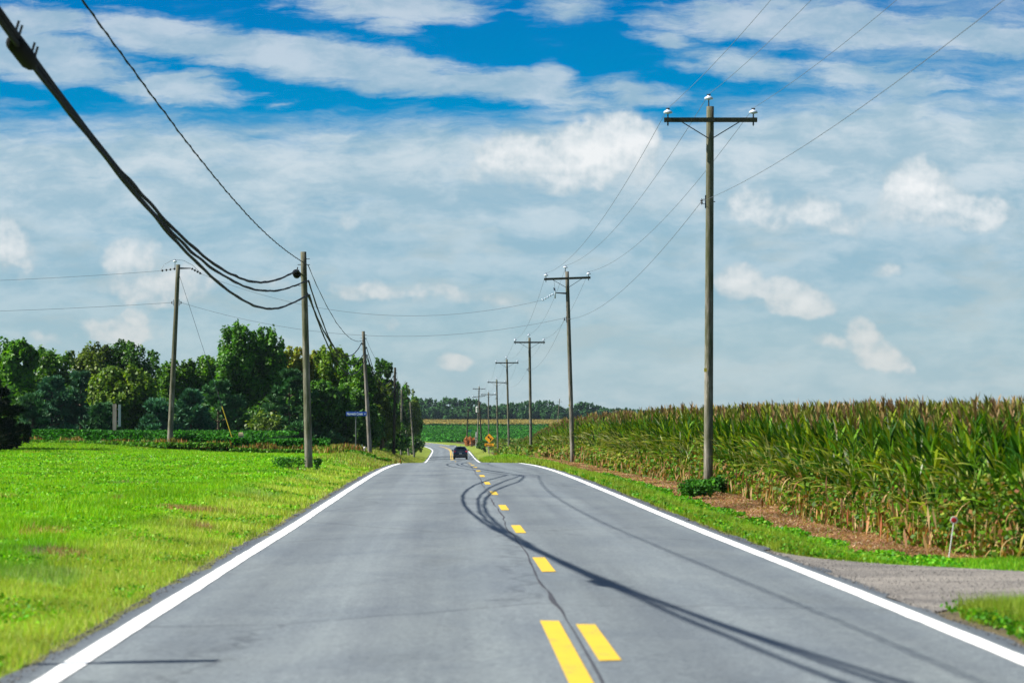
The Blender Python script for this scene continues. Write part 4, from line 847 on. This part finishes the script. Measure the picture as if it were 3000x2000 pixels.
# far pole with two crossarms and transformer
x,y=-6.7,495.; z=-3.75; root=thing('power_pole','far power pole with two crossarms and a pale transformer','utility pole',(x,y,z),0,'power poles along the right road side'); H=11.3
smoothsh(pole_shaft(root,H,.14,.11,'pole_pale',(.35,0)))
crossarm(root,.32,H-.45,2.44); crossarm(root,.28,H-1.95,2.44,tilt=-.09); insulator(root,(.33,-.02,H+.15),1.)
t=MB().lathe([(0,0),(.27,0),(.28,.03),(.28,.95),(.30,.97),(.25,1.05),(0,1.08)],18,(.0,-.42,H-5.0)).build('transformer',M['white'],root,smooth=True)
MB().tube([(-.08,-.42,H-3.95),(-.08,-.42,H-3.65)],[.05,.03],8).build('bushing',M['porcelain'],t)
MB().box((-.22,-.25,1.9),(.3,.2,1.3)).build('meter_box',M['white'],root)
PT.append(dict(L=(x+.32-1.12,y-.17,z+H-.14),R=(x+.32+1.12,y-.17,z+H-.14),T=(x+.33,y,z+H+.3),N=(x+.2,y,z+H-2.9)))
def catenary(a,b,sag,n=24):
    a=np.array(a);b=np.array(b);t=np.linspace(0,1,n); P=a+(b-a)*t[:,None]; P[:,2]-=4*sag*t*(1-t); return P
for key,lb in (('L','thin power wire on the left crossarm tips of the right pole row'),('T','thin power wire over the pole tops of the right row'),('R','thin power wire on the right crossarm tips of the right pole row'),('N','thin neutral wire below the crossarms of the right pole row')):
    mb=MB()
    for a,b in zip(PT[:-1],PT[1:]): mb.tube(catenary(a[key],b[key],.85 if key!='N' else .8),.005 if a is PT[0] else .0065,5,False)
    tag(mb.build('power_wire',M['wire'],smooth=True),lb,'wire',group='power wires of the right pole row')
# leaning pole beside the transformer pole, far pole in the tan field, short far telephone pole
def simple_pole(name,lb,x,y,z,H,lean,mat='pole',r0_=.13,r1_=.10,grp=None):
    root=thing(name,lb,'utility pole',(x,y,z),0,grp); smoothsh(pole_shaft(root,H,r0_,r1_,mat,lean)); return root
fp=simple_pole('power_pole','lone pole with drooping side wires in the tan field',16.4,930,-1.9,10.3,(.9,0),'pole',.16,.13)
MB().tube([(-.9+.9,0,9.1),(.9,0,9.35),(1.9,0,9.15)],.05,6).build('crossarm',M['arm'],fp); insulator(fp,(.85,0,10.5),1.6)
simple_pole('telephone_pole','dark leaning pole right of the transformer pole',-5.55,470,-4.3,8.9,(-.45,0),'pole_dark',.15,.11)
tp=simple_pole('telephone_pole','short dark pole standing beside the rust brown brush',-9.1,513,-3.7,6.9,(.35,0),'pole_dark',.16,.12)
MB().box((-.1,-.1,5.2),(.4,.3,.35)).build('splice_box',M['black'],tp)

# telephone line on the left
def lx(Y): return -3.94-.03*Y
LL=[(lx(13.2),13.2,.0,6.9,(0,0),'pole','roadside telephone pole just left of the camera'),
 (-6.34,79.9,-.06,6.76,(-.17,0),'pole','nearest grey telephone pole standing in the lawn left of the road'),
 (-8.15,146.8,-.42,6.9,(-.38,0),'pole_pale','pale telephone pole right of the blue street sign'),
 (-9.6,208.,-1.35,6.95,(.10,0),'pole_dark','dark brown telephone pole at the corner of the wood'),
 (-11.6,268.,-2.45,6.9,(.06,0),'pole','slim grey telephone pole before the leaning one'),
 (-12.35,323.,-3.4,6.9,(-.5,0),'pole','thin pole closest to the bend verge under the trees')]
LT=[]
for i,(x,y,z,H,ln,mt,lb) in enumerate(LL):
    root=thing('telephone_pole',lb,'utility pole',(x,y,z),0,'telephone poles along the left road side'); smoothsh(pole_shaft(root,H,.125,.09,mt,ln,.0))
    b=MB()
    for zz,s in ((H-.22,1),(H-.40,1),(H-.40,-1),(H-.95,1),(H-.75,-1),(H-1.05,-1),(H-1.35,1)): xx=ln[0]*zz/H; b.tube([(xx,0,zz),(xx+s*.19,0,zz)],.012,6)
    b.build('bolt',M['dark'],root)
    LT.append([np.array((x+ln[0]*zz/H+dx,y-.10,z+zz)) for zz,dx in ((H-.42,.14),(H-.66,-.12),(H-.90,.14),(H-1.34,.15))])
simple_pole('telephone_pole','grey leaning pole tilted left over the bend verge',-13.9,345,-3.75,7.0,(-.75,0),'pole_pale',.15,.10)
def imgcurve(px):
    P=[]
    for u,v in px: uu=(u-CX)/F; Y=3.94/(-uu-.03); P.append((Y,CH+(HY-v)/F*Y))
    P=np.array(P); return P[np.argsort(P[:,0])]
top=[(223,0),(287,89),(357,185),(434,281),(536,414.5),(638,536),(733,644),(829,727)]
upp=[(83,191),(268,414),(408,574),(548,721),(606,765),(666,799),(714,818),(765,826),(816,818)]
mid=[(74,189),(262,414),(395,574),(548,737),(606,781),(670,823),(733,841),(797,852),(855,841)]
low=[(64,185),(255,414.5),(383,574),(542,733),(606,813),(676,861),(740,893),(803,902),(848,893)]
def span0(px, end, ini, deg):
    P=imgcurve(px); P=np.r_[[(13.2,ini)],P,[(end[1],end[2])]]; w=np.ones(len(P)); w[0]=3;w[-1]=6
    cf=np.polyfit((P[:,0]-45)/35,P[:,1],deg,w=w); Y=np.linspace(13.2,end[1],90); Z=np.polyval(cf,(Y-45)/35)
    X=np.interp(Y,[13.2,70,end[1]],[lx(13.2)+.1,lx(70),end[0]]); return np.stack([X,Y,Z],-1)
def lashed(mb,P,r1,r2,pitch=.9,amp=1.,knots=True):
    r=np.random.RandomState(int(abs(P[0,2])*100)); s=np.r_[0,np.cumsum(np.linalg.norm(np.diff(P,axis=0),axis=1))]
    L=np.arange(0,s[-1]+.2,.25); L[-1]=s[-1]; Q=np.stack([np.interp(L,s,P[:,k]) for k in range(3)],-1)
    kn=np.hanning(13); kn/=kn.sum(); g=lambda:np.convolve(r.randn(len(L)+12),kn,'valid')*.018*amp
    env=np.sin(np.pi*np.clip(L/s[-1],0,1))**.4; Q[:,0]+=g()*env; Q[:,2]+=g()*env*.8
    mb.tube(Q,r1,8,False)
    if r2:
        th=L*6.28/pitch+np.cumsum(g())*3; rad=(r1+r2)*.9; O=np.stack([np.cos(th)*rad*.7,0*th,np.sin(th)*rad*.7],-1); mb.tube(Q+O,r2,6,False)
    return Q
cabs=[('twisted support wire hung highest between the left telephone poles',top,6.45,4,.010,.008),('thick telephone cable carrying the big black splice case at upper left',upp,6.25,5,.024,.010),
      ('middle telephone cable sagging between the left poles',mid,6.05,5,.022,.010),('lowest sagging telephone cable of the left poles',low,5.8,5,.024,.010)]
for q,(lb,px,ini,deg,ra,rb) in enumerate(cabs):
    mb=MB(); P=span0(px,LT[1][q],ini,deg); Qc=lashed(mb,P,ra,rb,1.3 if q==0 else 9.,.25 if q==0 else .9)
    for k in range(1,len(LT)-1):
        sag=[.95,1.55,1.75,1.75][q]*(1 if k==1 else .9); lashed(mb,catenary(LT[k][q],LT[k+1][q],sag),ra*(1 if q else .9),rb if k<2 else 0,9.,.6)
    # the last span swings across the bend to the far telephone pole
    lashed(mb,catenary(LT[-1][q],(-9.1+.3,513,-3.7+6.3-.35*q),1.6,30),.014,0,1.5,.3)
    cb=mb.build('telephone_cable' if q else 'support_wire',M['cable'],smooth=True); tag(cb,lb,'cable',group='cables of the left telephone poles')
    if q==1:
        i=int(np.argmin(np.abs(Qc[:,1]-24.2))); a,b=Qc[i],Qc[i+2]; d=(b-a)/np.linalg.norm(b-a)
        def case(c,L,r,nm='splice_case'):
            p=[c-d*L*.5,c-d*L*.42,c-d*L*.36,c+d*L*.28,c+d*L*.42,c+d*L*.5]; m=MB().tube([k_+np.array([-.03,0,-.05]) for k_ in p],[.03,r*.75,r,r,r*.8,.03],14); o=m.build(nm,M['black'],cb,smooth=True)
            m=MB()
            for s_ in (-.5,-.34,.30,.46): m.tube([c+d*L*s_+np.array([0,0,.02]),c+d*L*s_+np.array([.03,0,.12])],.013,5)
            m.build('clip',M['dark'],o)
        case(a,1.15,.088)
        e=P[-1]; case(np.array([e[0]-.03,e[1]-.55,e[2]-.02]),.75,.115)
# pole crossing the line: tall pole with insulator strings at the far side of the lawn
Yw=138.; xw=(497-CX)/F*Yw; root=thing('power_pole','tall pole with dark insulator strings standing behind the lawn','utility pole',(xw,Yw,-.1),0); Hw=at(0,775,Yw).z+.1; lw=(522-497)/F*Yw
smoothsh(pole_shaft(root,Hw,.15,.11,'pole',(lw,0)))
def string(a,b,n=4):
    st=MB(); a=np.array(a);b=np.array(b); d=Vector(b-a).normalized(); Rm=np.array(d.to_track_quat('Z','Y').to_matrix())
    for q in range(n): st.lathe([(.015,-.09),(.03,-.07),(.075,-.02),(.06,.0),(.02,.03),(.015,.08)],10,tuple(a+(b-a)*(q+.5)/n),M=Rm)
    st.build('insulator_string',M['dark'],root,smooth=True)
string((lw-.12,0,Hw-.22),(lw-.98,0,Hw-.34)); MB().tube([(lw+.05,0,Hw-.20),(lw+.68,0,Hw-.20)],[.05,.025],8).build('side_arm',M['dark'],root); string((lw+.70,0,Hw-.2),(lw+1.28,0,Hw-.52))
insulator(root,(lw-.17,0,Hw+.12),1.,.4); neutral_rack(root,lw*.8-.15,Hw-2.05,-1); neutral_rack(root,lw*.8+.15,Hw-2.05,1)
W0=np.array([xw,Yw,-.1])
def wire(lb,pts,r=.008,grp=None,name='power_wire'):
    tag(MB().tube(np.array(pts),r,5,False).build(name,M['wire'],smooth=True),lb,'wire',group=grp)
p2=np.array([3.19,134.5,-.72]); g='wires crossing over the lawn and the road'
wire('upper thin wire crossing from the insulator string pole over the road',catenary(W0+(lw+1.28,0,Hw-.52),p2+(-.27-1.3,-.05,9.92-1.5),1.45),.008,g)
wire('lower thin wire crossing from the insulator string pole over the road',catenary(W0+(lw*.8+.26,0,Hw-2.05),p2+(-.45,-.05,9.92-2.45),1.35),.008,g)
wire('upper thin wire running left from the insulator string pole',catenary(W0+(lw-.98,0,Hw-.34),(xw-26,Yw-2,Hw-1.15),.35),.008,g)
wire('lower thin wire running left from the insulator string pole',catenary(W0+(lw*.8-.26,0,Hw-2.05),(xw-26,Yw-2,Hw-2.75),.30),.008,g)
wire('looped jumper wire over the insulator string pole top',[W0+(lw-.95,0,Hw-.3),W0+(lw-.75,0,Hw+.0),W0+(lw-.4,0,Hw+.2),W0+(lw-.17,0,Hw+.26),W0+(lw+.3,0,Hw+.22),W0+(lw+.8,0,Hw-.05),W0+(lw+1.2,0,Hw-.45)],.010,g)
gy=thing('guy_wire','slanting guy wire with a yellow guard at its foot','guy wire',(xw,Yw,-.1)); A=np.array([lw+.08,0,Hw-.62]); B=np.array(at(680,1262,Yw))-W0+np.array([0,0,-.35])
MB().tube([A,B],.010,5).build('strand',M['wire'],gy); t0=(at(655,1190,Yw).z+.1-A[2])/(B[2]-A[2]); MB().tube([A+(B-A)*t0,B],.022,8).build('guard',M['yellowp'],gy)

# ------------------------------------------------------------------ signs, posts, boxes
def text_mesh(body,size,name,mat,parent,loc,rx=R(90),sx=1.,ext=.002):
    cu=bpy.data.curves.new(name,'FONT'); cu.body=body; cu.size=size; cu.extrude=ext; cu.align_x='LEFT'; cu.offset=size*.012; cu.resolution_u=3
    o=bpy.data.objects.new('t',cu); C.objects.link(o); bpy.context.view_layer.update(); me=bpy.data.meshes.new_from_object(o.evaluated_get(bpy.context.evaluated_depsgraph_get()))
    C.objects.unlink(o); bpy.data.objects.remove(o); me.name=name; me.materials.clear(); me.materials.append(mat)
    p=bpy.data.objects.new(name,me); C.objects.link(p); p.parent=parent; p.location=loc; p.rotation_euler=(rx,0,0); p.scale=(sx,1,1); return p
def rplate(w,h,t,r,y=0,x=0,z=0):
    mb=MB(); pts=[]
    for cx_,cz_,a0 in ((w/2-r,h/2-r,0),(-w/2+r,h/2-r,90),(-w/2+r,-h/2+r,180),(w/2-r,-h/2+r,270)):
        for k in range(4): a=R(a0+30*k); pts.append((cx_+r*math.cos(a),cz_+r*math.sin(a)))
    n=len(pts); V=[(x+a,y-t/2,z+b) for a,b in pts]+[(x+a,y+t/2,z+b) for a,b in pts]+[(x,y-t/2,z),(x,y+t/2,z)]
    T=[(2*n,k,(k+1)%n) for k in range(n)]+[(2*n+1,n+(k+1)%n,n+k) for k in range(n)]; Q=[(k,n+k,n+(k+1)%n,(k+1)%n) for k in range(n)]
    return mb.add(V,Q,T)
Ys=135.; b=at(1042.5,1332,Ys); g_=gz(b.x,Ys)-.1; s=thing('street_sign','blue street name sign on a thin post before the dark wood','street sign',(b.x,Ys,g_),-R(4)); zt=at(0,1211.5,Ys).z-g_
MB().tube([(0,0,-.2),(0,0,zt+.14)],.033,10).build('post',M['tin'],s); bl=rplate(1.10,.235,.012,.02,-.045,.035,zt).build('blade',M['blue'],s)
text_mesh('Norwich Creek',.20,'lettering',M['letter'],bl,(-.47,-.055,zt-.068),sx=.66); text_mesh('RD',.09,'lettering',M['letter'],bl,(.45,-.055,zt-.04),sx=.8)
mx,my=-3.68,16.6; s=thing('shadow_mailbox','grey arched letter box on a square wooden post, unseen, added to cast a shadow','shadow_mailbox',(mx,my,gz(mx,my)))  # unseen box and post left of the view, added to cast the short road shadow
MB().box((0,0,.50),(.10,.10,1.30)).build('post',M['bark'],s); MB().box((.0,0,1.165),(.52,.14,.03)).build('shelf',M['bark'],s)
prof=[(-.09,0),(.09,0),(.09,.12),(.065,.19),(0,.215),(-.065,.19),(-.09,.12)]; n_=len(prof); V=[(xx,p,q+1.185) for xx in (-.26,.26) for p,q in prof]
bx_=MB().add(V,Q=[(k,(k+1)%n_,n_+(k+1)%n_,n_+k) for k in range(n_)],T=[(0,k+1,k) for k in range(1,n_-1)]+[(n_,n_+k,n_+k+1) for k in range(1,n_-1)]).build('box',M['metal'],s)
MB().box((.268,0,1.28),(.012,.17,.17)).build('door',M['metal'],bx_); MB().box((.05,-.10,1.36),(.03,.012,.16)).build('flag',M['red'],bx_)
# yellow diamond
Yd=300.; b=at(1433.3,1346,Yd); g_=gz(b.x,Yd)-.15; s=thing('warning_sign','orange yellow diamond sign with a black turn arrow and a plaque below','traffic sign',(b.x,Yd,g_),-R(10)); z1=at(0,1283.3,Yd).z-g_; z2=at(0,1302,Yd).z-g_
MB().tube([(0,.03,-.2),(0,.03,z1+.3)],.03,8).build('post',M['tin'],s)
d_=rplate(.78,.78,.01,.05); Vr=d_.v[0].copy(); a=R(45); d_.v[0]=np.stack([Vr[:,0]*math.cos(a)-Vr[:,2]*math.sin(a),Vr[:,1],Vr[:,0]*math.sin(a)+Vr[:,2]*math.cos(a)+z1],-1); dp=d_.build('diamond_plate',M['orange'],s)
def poly(pts,y,mat,parent,nm,zz): 
    n=len(pts); bm=MB(); bm.add([(p,y,q+zz) for p,q in pts],T=[(0,k,k+1) for k in range(1,n-1)]); return bm.build(nm,mat,parent)
u=1.08/27/26.1 # metres per zoomed pixel, arrow drawn round (745,610)
def pt(a,b): return ((a-745)*u*.98,-(b-610)*u*.98)
ar=MB()
for P_ in ([pt(590,445),pt(765,440),pt(660,625)],[pt(672,560),pt(725,495),pt(885,640),pt(850,700)],[pt(800,640),pt(880,640),pt(872,800),pt(812,800)],[pt(850,640),pt(940,590),pt(965,640),pt(880,690)]):
    ar.add([(p,-.012,q+z1) for p,q in P_],T=[(0,k+1,k) for k in range(1,len(P_)-1)])
ar.build('arrow',M['black'],dp)
pp=rplate(1.10,.29,.01,.03,0,0,z2).build('name_plaque',M['orange'],s); text_mesh('Blount Rd',.19,'lettering',M['black'],pp,(-.44,-.012,z2-.065),sx=.95)
# red reflector stake
b=at(2777,1652,29.6); g_=gz(b.x,29.6); s=thing('reflector_stake','small round red reflector on a pale leaning stake by the driveway','reflector',(b.x,29.6,g_-.0)); tp_=at(2795,1523,29.6); v=np.array([tp_.x-b.x,0,tp_.z-g_])
MB().tube([(-.01,0,-.1),tuple(v-np.array([.004,0,.03]))],.0065,8).build('stake',M['white'],s)
Rm=np.array(Matrix.Rotation(R(90),3,'X')); dk=MB().lathe([(0,-.004),(.042,-.004),(.044,0),(.042,.004),(0,.004)],24,tuple(v),M=Rm).build('disc',M['white'],s); MB().lathe([(0,-.001),(.029,-.001),(.03,.002),(.029,.006),(0,.007)],24,(v[0],-.008,v[2]),M=Rm).build('reflector_lens',M['red'],dk)
# wooden post with edge-on board
Yp=149.; b=at(334,1299,Yp); tt=at(337,1183,Yp); s=thing('sign_post','reddish wooden post with a pale board seen edge on','sign post',(b.x,Yp,gz(b.x,Yp)-.1)); zt=tt.z-gz(b.x,Yp)+.1
MB().box((.03,0,zt/2),(.19,.19,zt)).build('post',wood('post_wood',(.62,.52,.42),(.45,.36,.28)),s); bd=MB().box((.29,.25,zt-.66),(.04,.7,1.28)).build('board',M['white'],s)
for zz in (.3,1.0): MB().box((.2,0,zt-zz),(.14,.05,.05)).build('bracket',M['metal'],s)
Yb=139.; b=at(706,1272,Yb); s=thing('utility_pedestal','beige utility box standing out of the rusty weeds','utility box',(b.x,Yb,gz(b.x,Yb))); zt=at(0,1266,Yb).z-gz(b.x,Yb)
MB().box((0,0,zt*.45),(.26,.22,zt*.9)).build('body',M['beige'],s); MB().lathe([(.0,.17),(.14,.165),(.17,.14),(.19,.02),(.19,0),(0,0)],4,(0,0,zt-.17),M=np.array(Matrix.Rotation(R(45),3,'Z'))).build('cap',M['beige'],s)
Yq=140.; b=at(1069,1332,Yq); g_=gz(b.x,Yq); s=thing('marker_post','short pale cylindrical marker at the foot of the pale telephone pole','marker post',(b.x,Yq,g_-.05)); zt=at(0,1308,Yq).z-g_+.05
MB().lathe([(0,0),(.075,0),(.075,zt-.03),(.06,zt),(0,zt)],16).build('tube',M['white'],s,smooth=False); MB().lathe([(.077,0),(.077,.08)],16,(0,0,zt-.16)).build('band',M['metal'],s)
b=at(1063,1332,Yq-.5); s=thing('survey_stake','thin leaning wooden stake beside the pale marker','stake',(b.x,Yq-.5,gz(b.x,Yq-.5)-.05)); MB().box((0,0,.26),(.035,.02,.62),M=np.array(Matrix.Rotation(-.15,3,'Y'))).build('stake',M['white'],s)
# far junction furniture
Yj=505.; b=at(1378,1296,Yj); s=thing('street_sign','tiny teal street sign above the rust brown brush','street sign',(b.x,Yj,gz(b.x,Yj)-.1)); zt=at(0,1262,Yj).z-gz(b.x,Yj)+.1
MB().tube([(0,0,0),(0,0,zt)],.035,8).build('post',M['metal'],s); rplate(.7,.2,.02,.02,-.05,-.1,zt-.05).build('blade',M['green'],s); rplate(.7,.2,.02,.02,0,0,zt+.17).build('blade',M['green'],s)
b=at(1381.5,1298,495); s=thing('wooden_post','short brown stump post in front of the brush heap','post',(b.x,495,gz(b.x,495)-.2)); MB().tube([(0,0,0),(0,0,1.2)],[.12,.1],8).build('shaft',M['pole_dark'],s)
b=at(1394,1300,480); s=thing('notice_sign','small white sign with a dark centre left of the transformer pole','sign',(b.x,480,gz(b.x,480)-.2)); zt=at(0,1283,480).z-gz(b.x,480)+.2
MB().tube([(0,0,0),(0,0,zt+1.1)],.03,8).build('post',M['white'],s); pl=rplate(.42,.5,.02,.04,-.04,0,zt).build('plate',M['white'],s); rplate(.3,.22,.02,.04,-.06,.03,zt+.06).build('dark_panel',M['tin'],pl)

# ------------------------------------------------------------------ the dark car
def car(x,y,z,rz):
    s=thing('suv','dark blue black car driving away in the right lane','car',(x,y,z),rz)
    def loft(st,name,mat,n=9,parent=s):
        # st: (y, half width bottom, half width top, z bottom, z top, corner)
        V=[];m=0
        for (yy,wb,wt_,zb,zt_,cr) in st:
            prof=[(wb-.06,zb),(wb,zb+.08),(max(wb,wt_)+.01,zb*.5+zt_*.5),(wt_,zt_-cr),(wt_-cr*.9,zt_-cr*.15),(wt_*.45,zt_+.02)]
            ring=[(a,yy,b) for a,b in prof]+[(-a,yy,b) for a,b in prof[::-1]]; V+=ring; m=len(ring)
        Q=[(i*m+j,i*m+(j+1)%m,(i+1)*m+(j+1)%m,(i+1)*m+j) for i in range(len(st)-1) for j in range(m)]
        T=[]; V.append((0,st[0][0],(st[0][3]+st[0][4])/2)); V.append((0,st[-1][0],(st[-1][3]+st[-1][4])/2)); c0=len(V)-2; L=(len(st)-1)*m
        T=[(c0,(j+1)%m,j) for j in range(m)]+[(c0+1,L+j,L+(j+1)%m) for j in range(m)]
        return smoothsh(MB().add(V,Q,T).build(name,M[mat],parent))
    body=loft([(.0,.80,.78,.42,.86,.08),(.05,.88,.84,.36,1.02,.10),(.35,.91,.90,.30,1.09,.10),(1.2,.92,.91,.28,1.06,.08),(3.0,.92,.90,.28,1.02,.08),(3.9,.90,.86,.28,.98,.1),(4.35,.84,.78,.30,.88,.12),(4.5,.70,.62,.36,.72,.1)],'body','paint')
    cab=loft([(.22,.84,.80,1.0,1.12,.05),(.42,.84,.72,1.0,1.44,.10),(.62,.84,.66,1.0,1.62,.10),(1.4,.85,.66,1.0,1.66,.10),(2.4,.85,.66,1.0,1.62,.10),(2.9,.84,.68,1.0,1.42,.1),(3.4,.80,.76,1.0,1.10,.05)],'cabin','paint')
    g=MB(); g.add([(-.64,.215,1.10),(.64,.215,1.10),(.58,.545,1.50),(-.58,.545,1.50)],[(0,1,2,3)]); g.build('rear_window',M['glass'],cab)
    for sx in (-1,1):
        g=MB(); g.add([(sx*.865,.7,1.08),(sx*.865,2.9,1.08),(sx*.71,2.5,1.50),(sx*.70,.9,1.52)],[(0,1,2,3)]); g.build('side_window',M['glass'],cab)
        t=MB().add([(sx*.56,.10,1.08),(sx*.86,.10,1.14),(sx*.925,.42,1.12),(sx*.93,.45,.98),(sx*.90,.02,.90),(sx*.62,-.01,.97)],T=[(0,1,5),(1,4,5),(1,2,4),(2,3,4)]); t.build('tail_light',M['tail'],s)
        MB().box((sx*.74,-.012,.60),(.20,.03,.07)).build('reflector',M['tail'],s)
        m=MB(); m.lathe([(0,-.13),(.07,-.11),(.10,0),(.07,.11),(0,.13)],10,(sx*1.0,2.85,1.12),M=np.array(Matrix.Rotation(R(90),3,'Y'))); m.build('mirror',M['paint'],s,smooth=True)
        MB().tube([(sx*.60,.7,1.69),(sx*.62,1.4,1.73),(sx*.60,2.4,1.68)],.02,6).build('roof_rail',M['chrome'],s)
        for yy in (.78,3.62):
            Rw=np.array(Matrix.Rotation(R(90),3,'Y')); w=MB().lathe([(.20,-.12),(.33,-.115),(.345,-.09),(.345,.09),(.33,.115),(.20,.12)],28,(sx*.80,yy,.345),M=Rw).build('wheel',M['rubber'],s,smooth=True)
            MB().lathe([(0,-.10),(.19,-.09),(.205,-.115),(.205,.115),(.19,.09),(0,.10)],20,(sx*.80,yy,.345),M=Rw).build('rim',M['chrome'],w)
    MB().box((0,.03,.47),(1.64,.20,.30)).build('bumper',M['plastic'],s); MB().box((0,-.078,.50),(1.15,.02,.13)).build('diffuser',M['diff'],s)
    MB().box((0,-.01,.76),(.34,.02,.16)).build('license_plate',M['white'],s); MB().box((0,-.005,1.0),(.78,.02,.03)).build('trim_bar',M['chrome'],s)
    MB().box((0,.40,1.63),(1.18,.26,.04)).build('spoiler',M['paint'],s); MB().tube([(0,.8,1.68),(0,.70,1.82)],[.03,.012],6).build('antenna',M['plastic'],s)
    MB().box((0,2.2,.26),(1.5,3.6,.10)).build('underbody',M['plastic'],s)
    return s
Yc=329.; car((1349.3-CX)/F*Yc,Yc,float(zroad(Yc))-.018*1.6+.01,R(1.6))

# ------------------------------------------------------------------ summer haze
bx=MB().box((0,825,3.5),(6200,2150,22)); m_,nt_,o_=newmat('air'); vp=N(nt_,'ShaderNodeVolumePrincipled',{'Color':(.55,.75,.9,1),'Density':.00005,'Anisotropy':.3}); nt_.links.new(vp.outputs[0],o_.inputs['Volume'])
tag(bx.build('haze',m_),'thin summer haze over the fields','haze',kind='stuff')
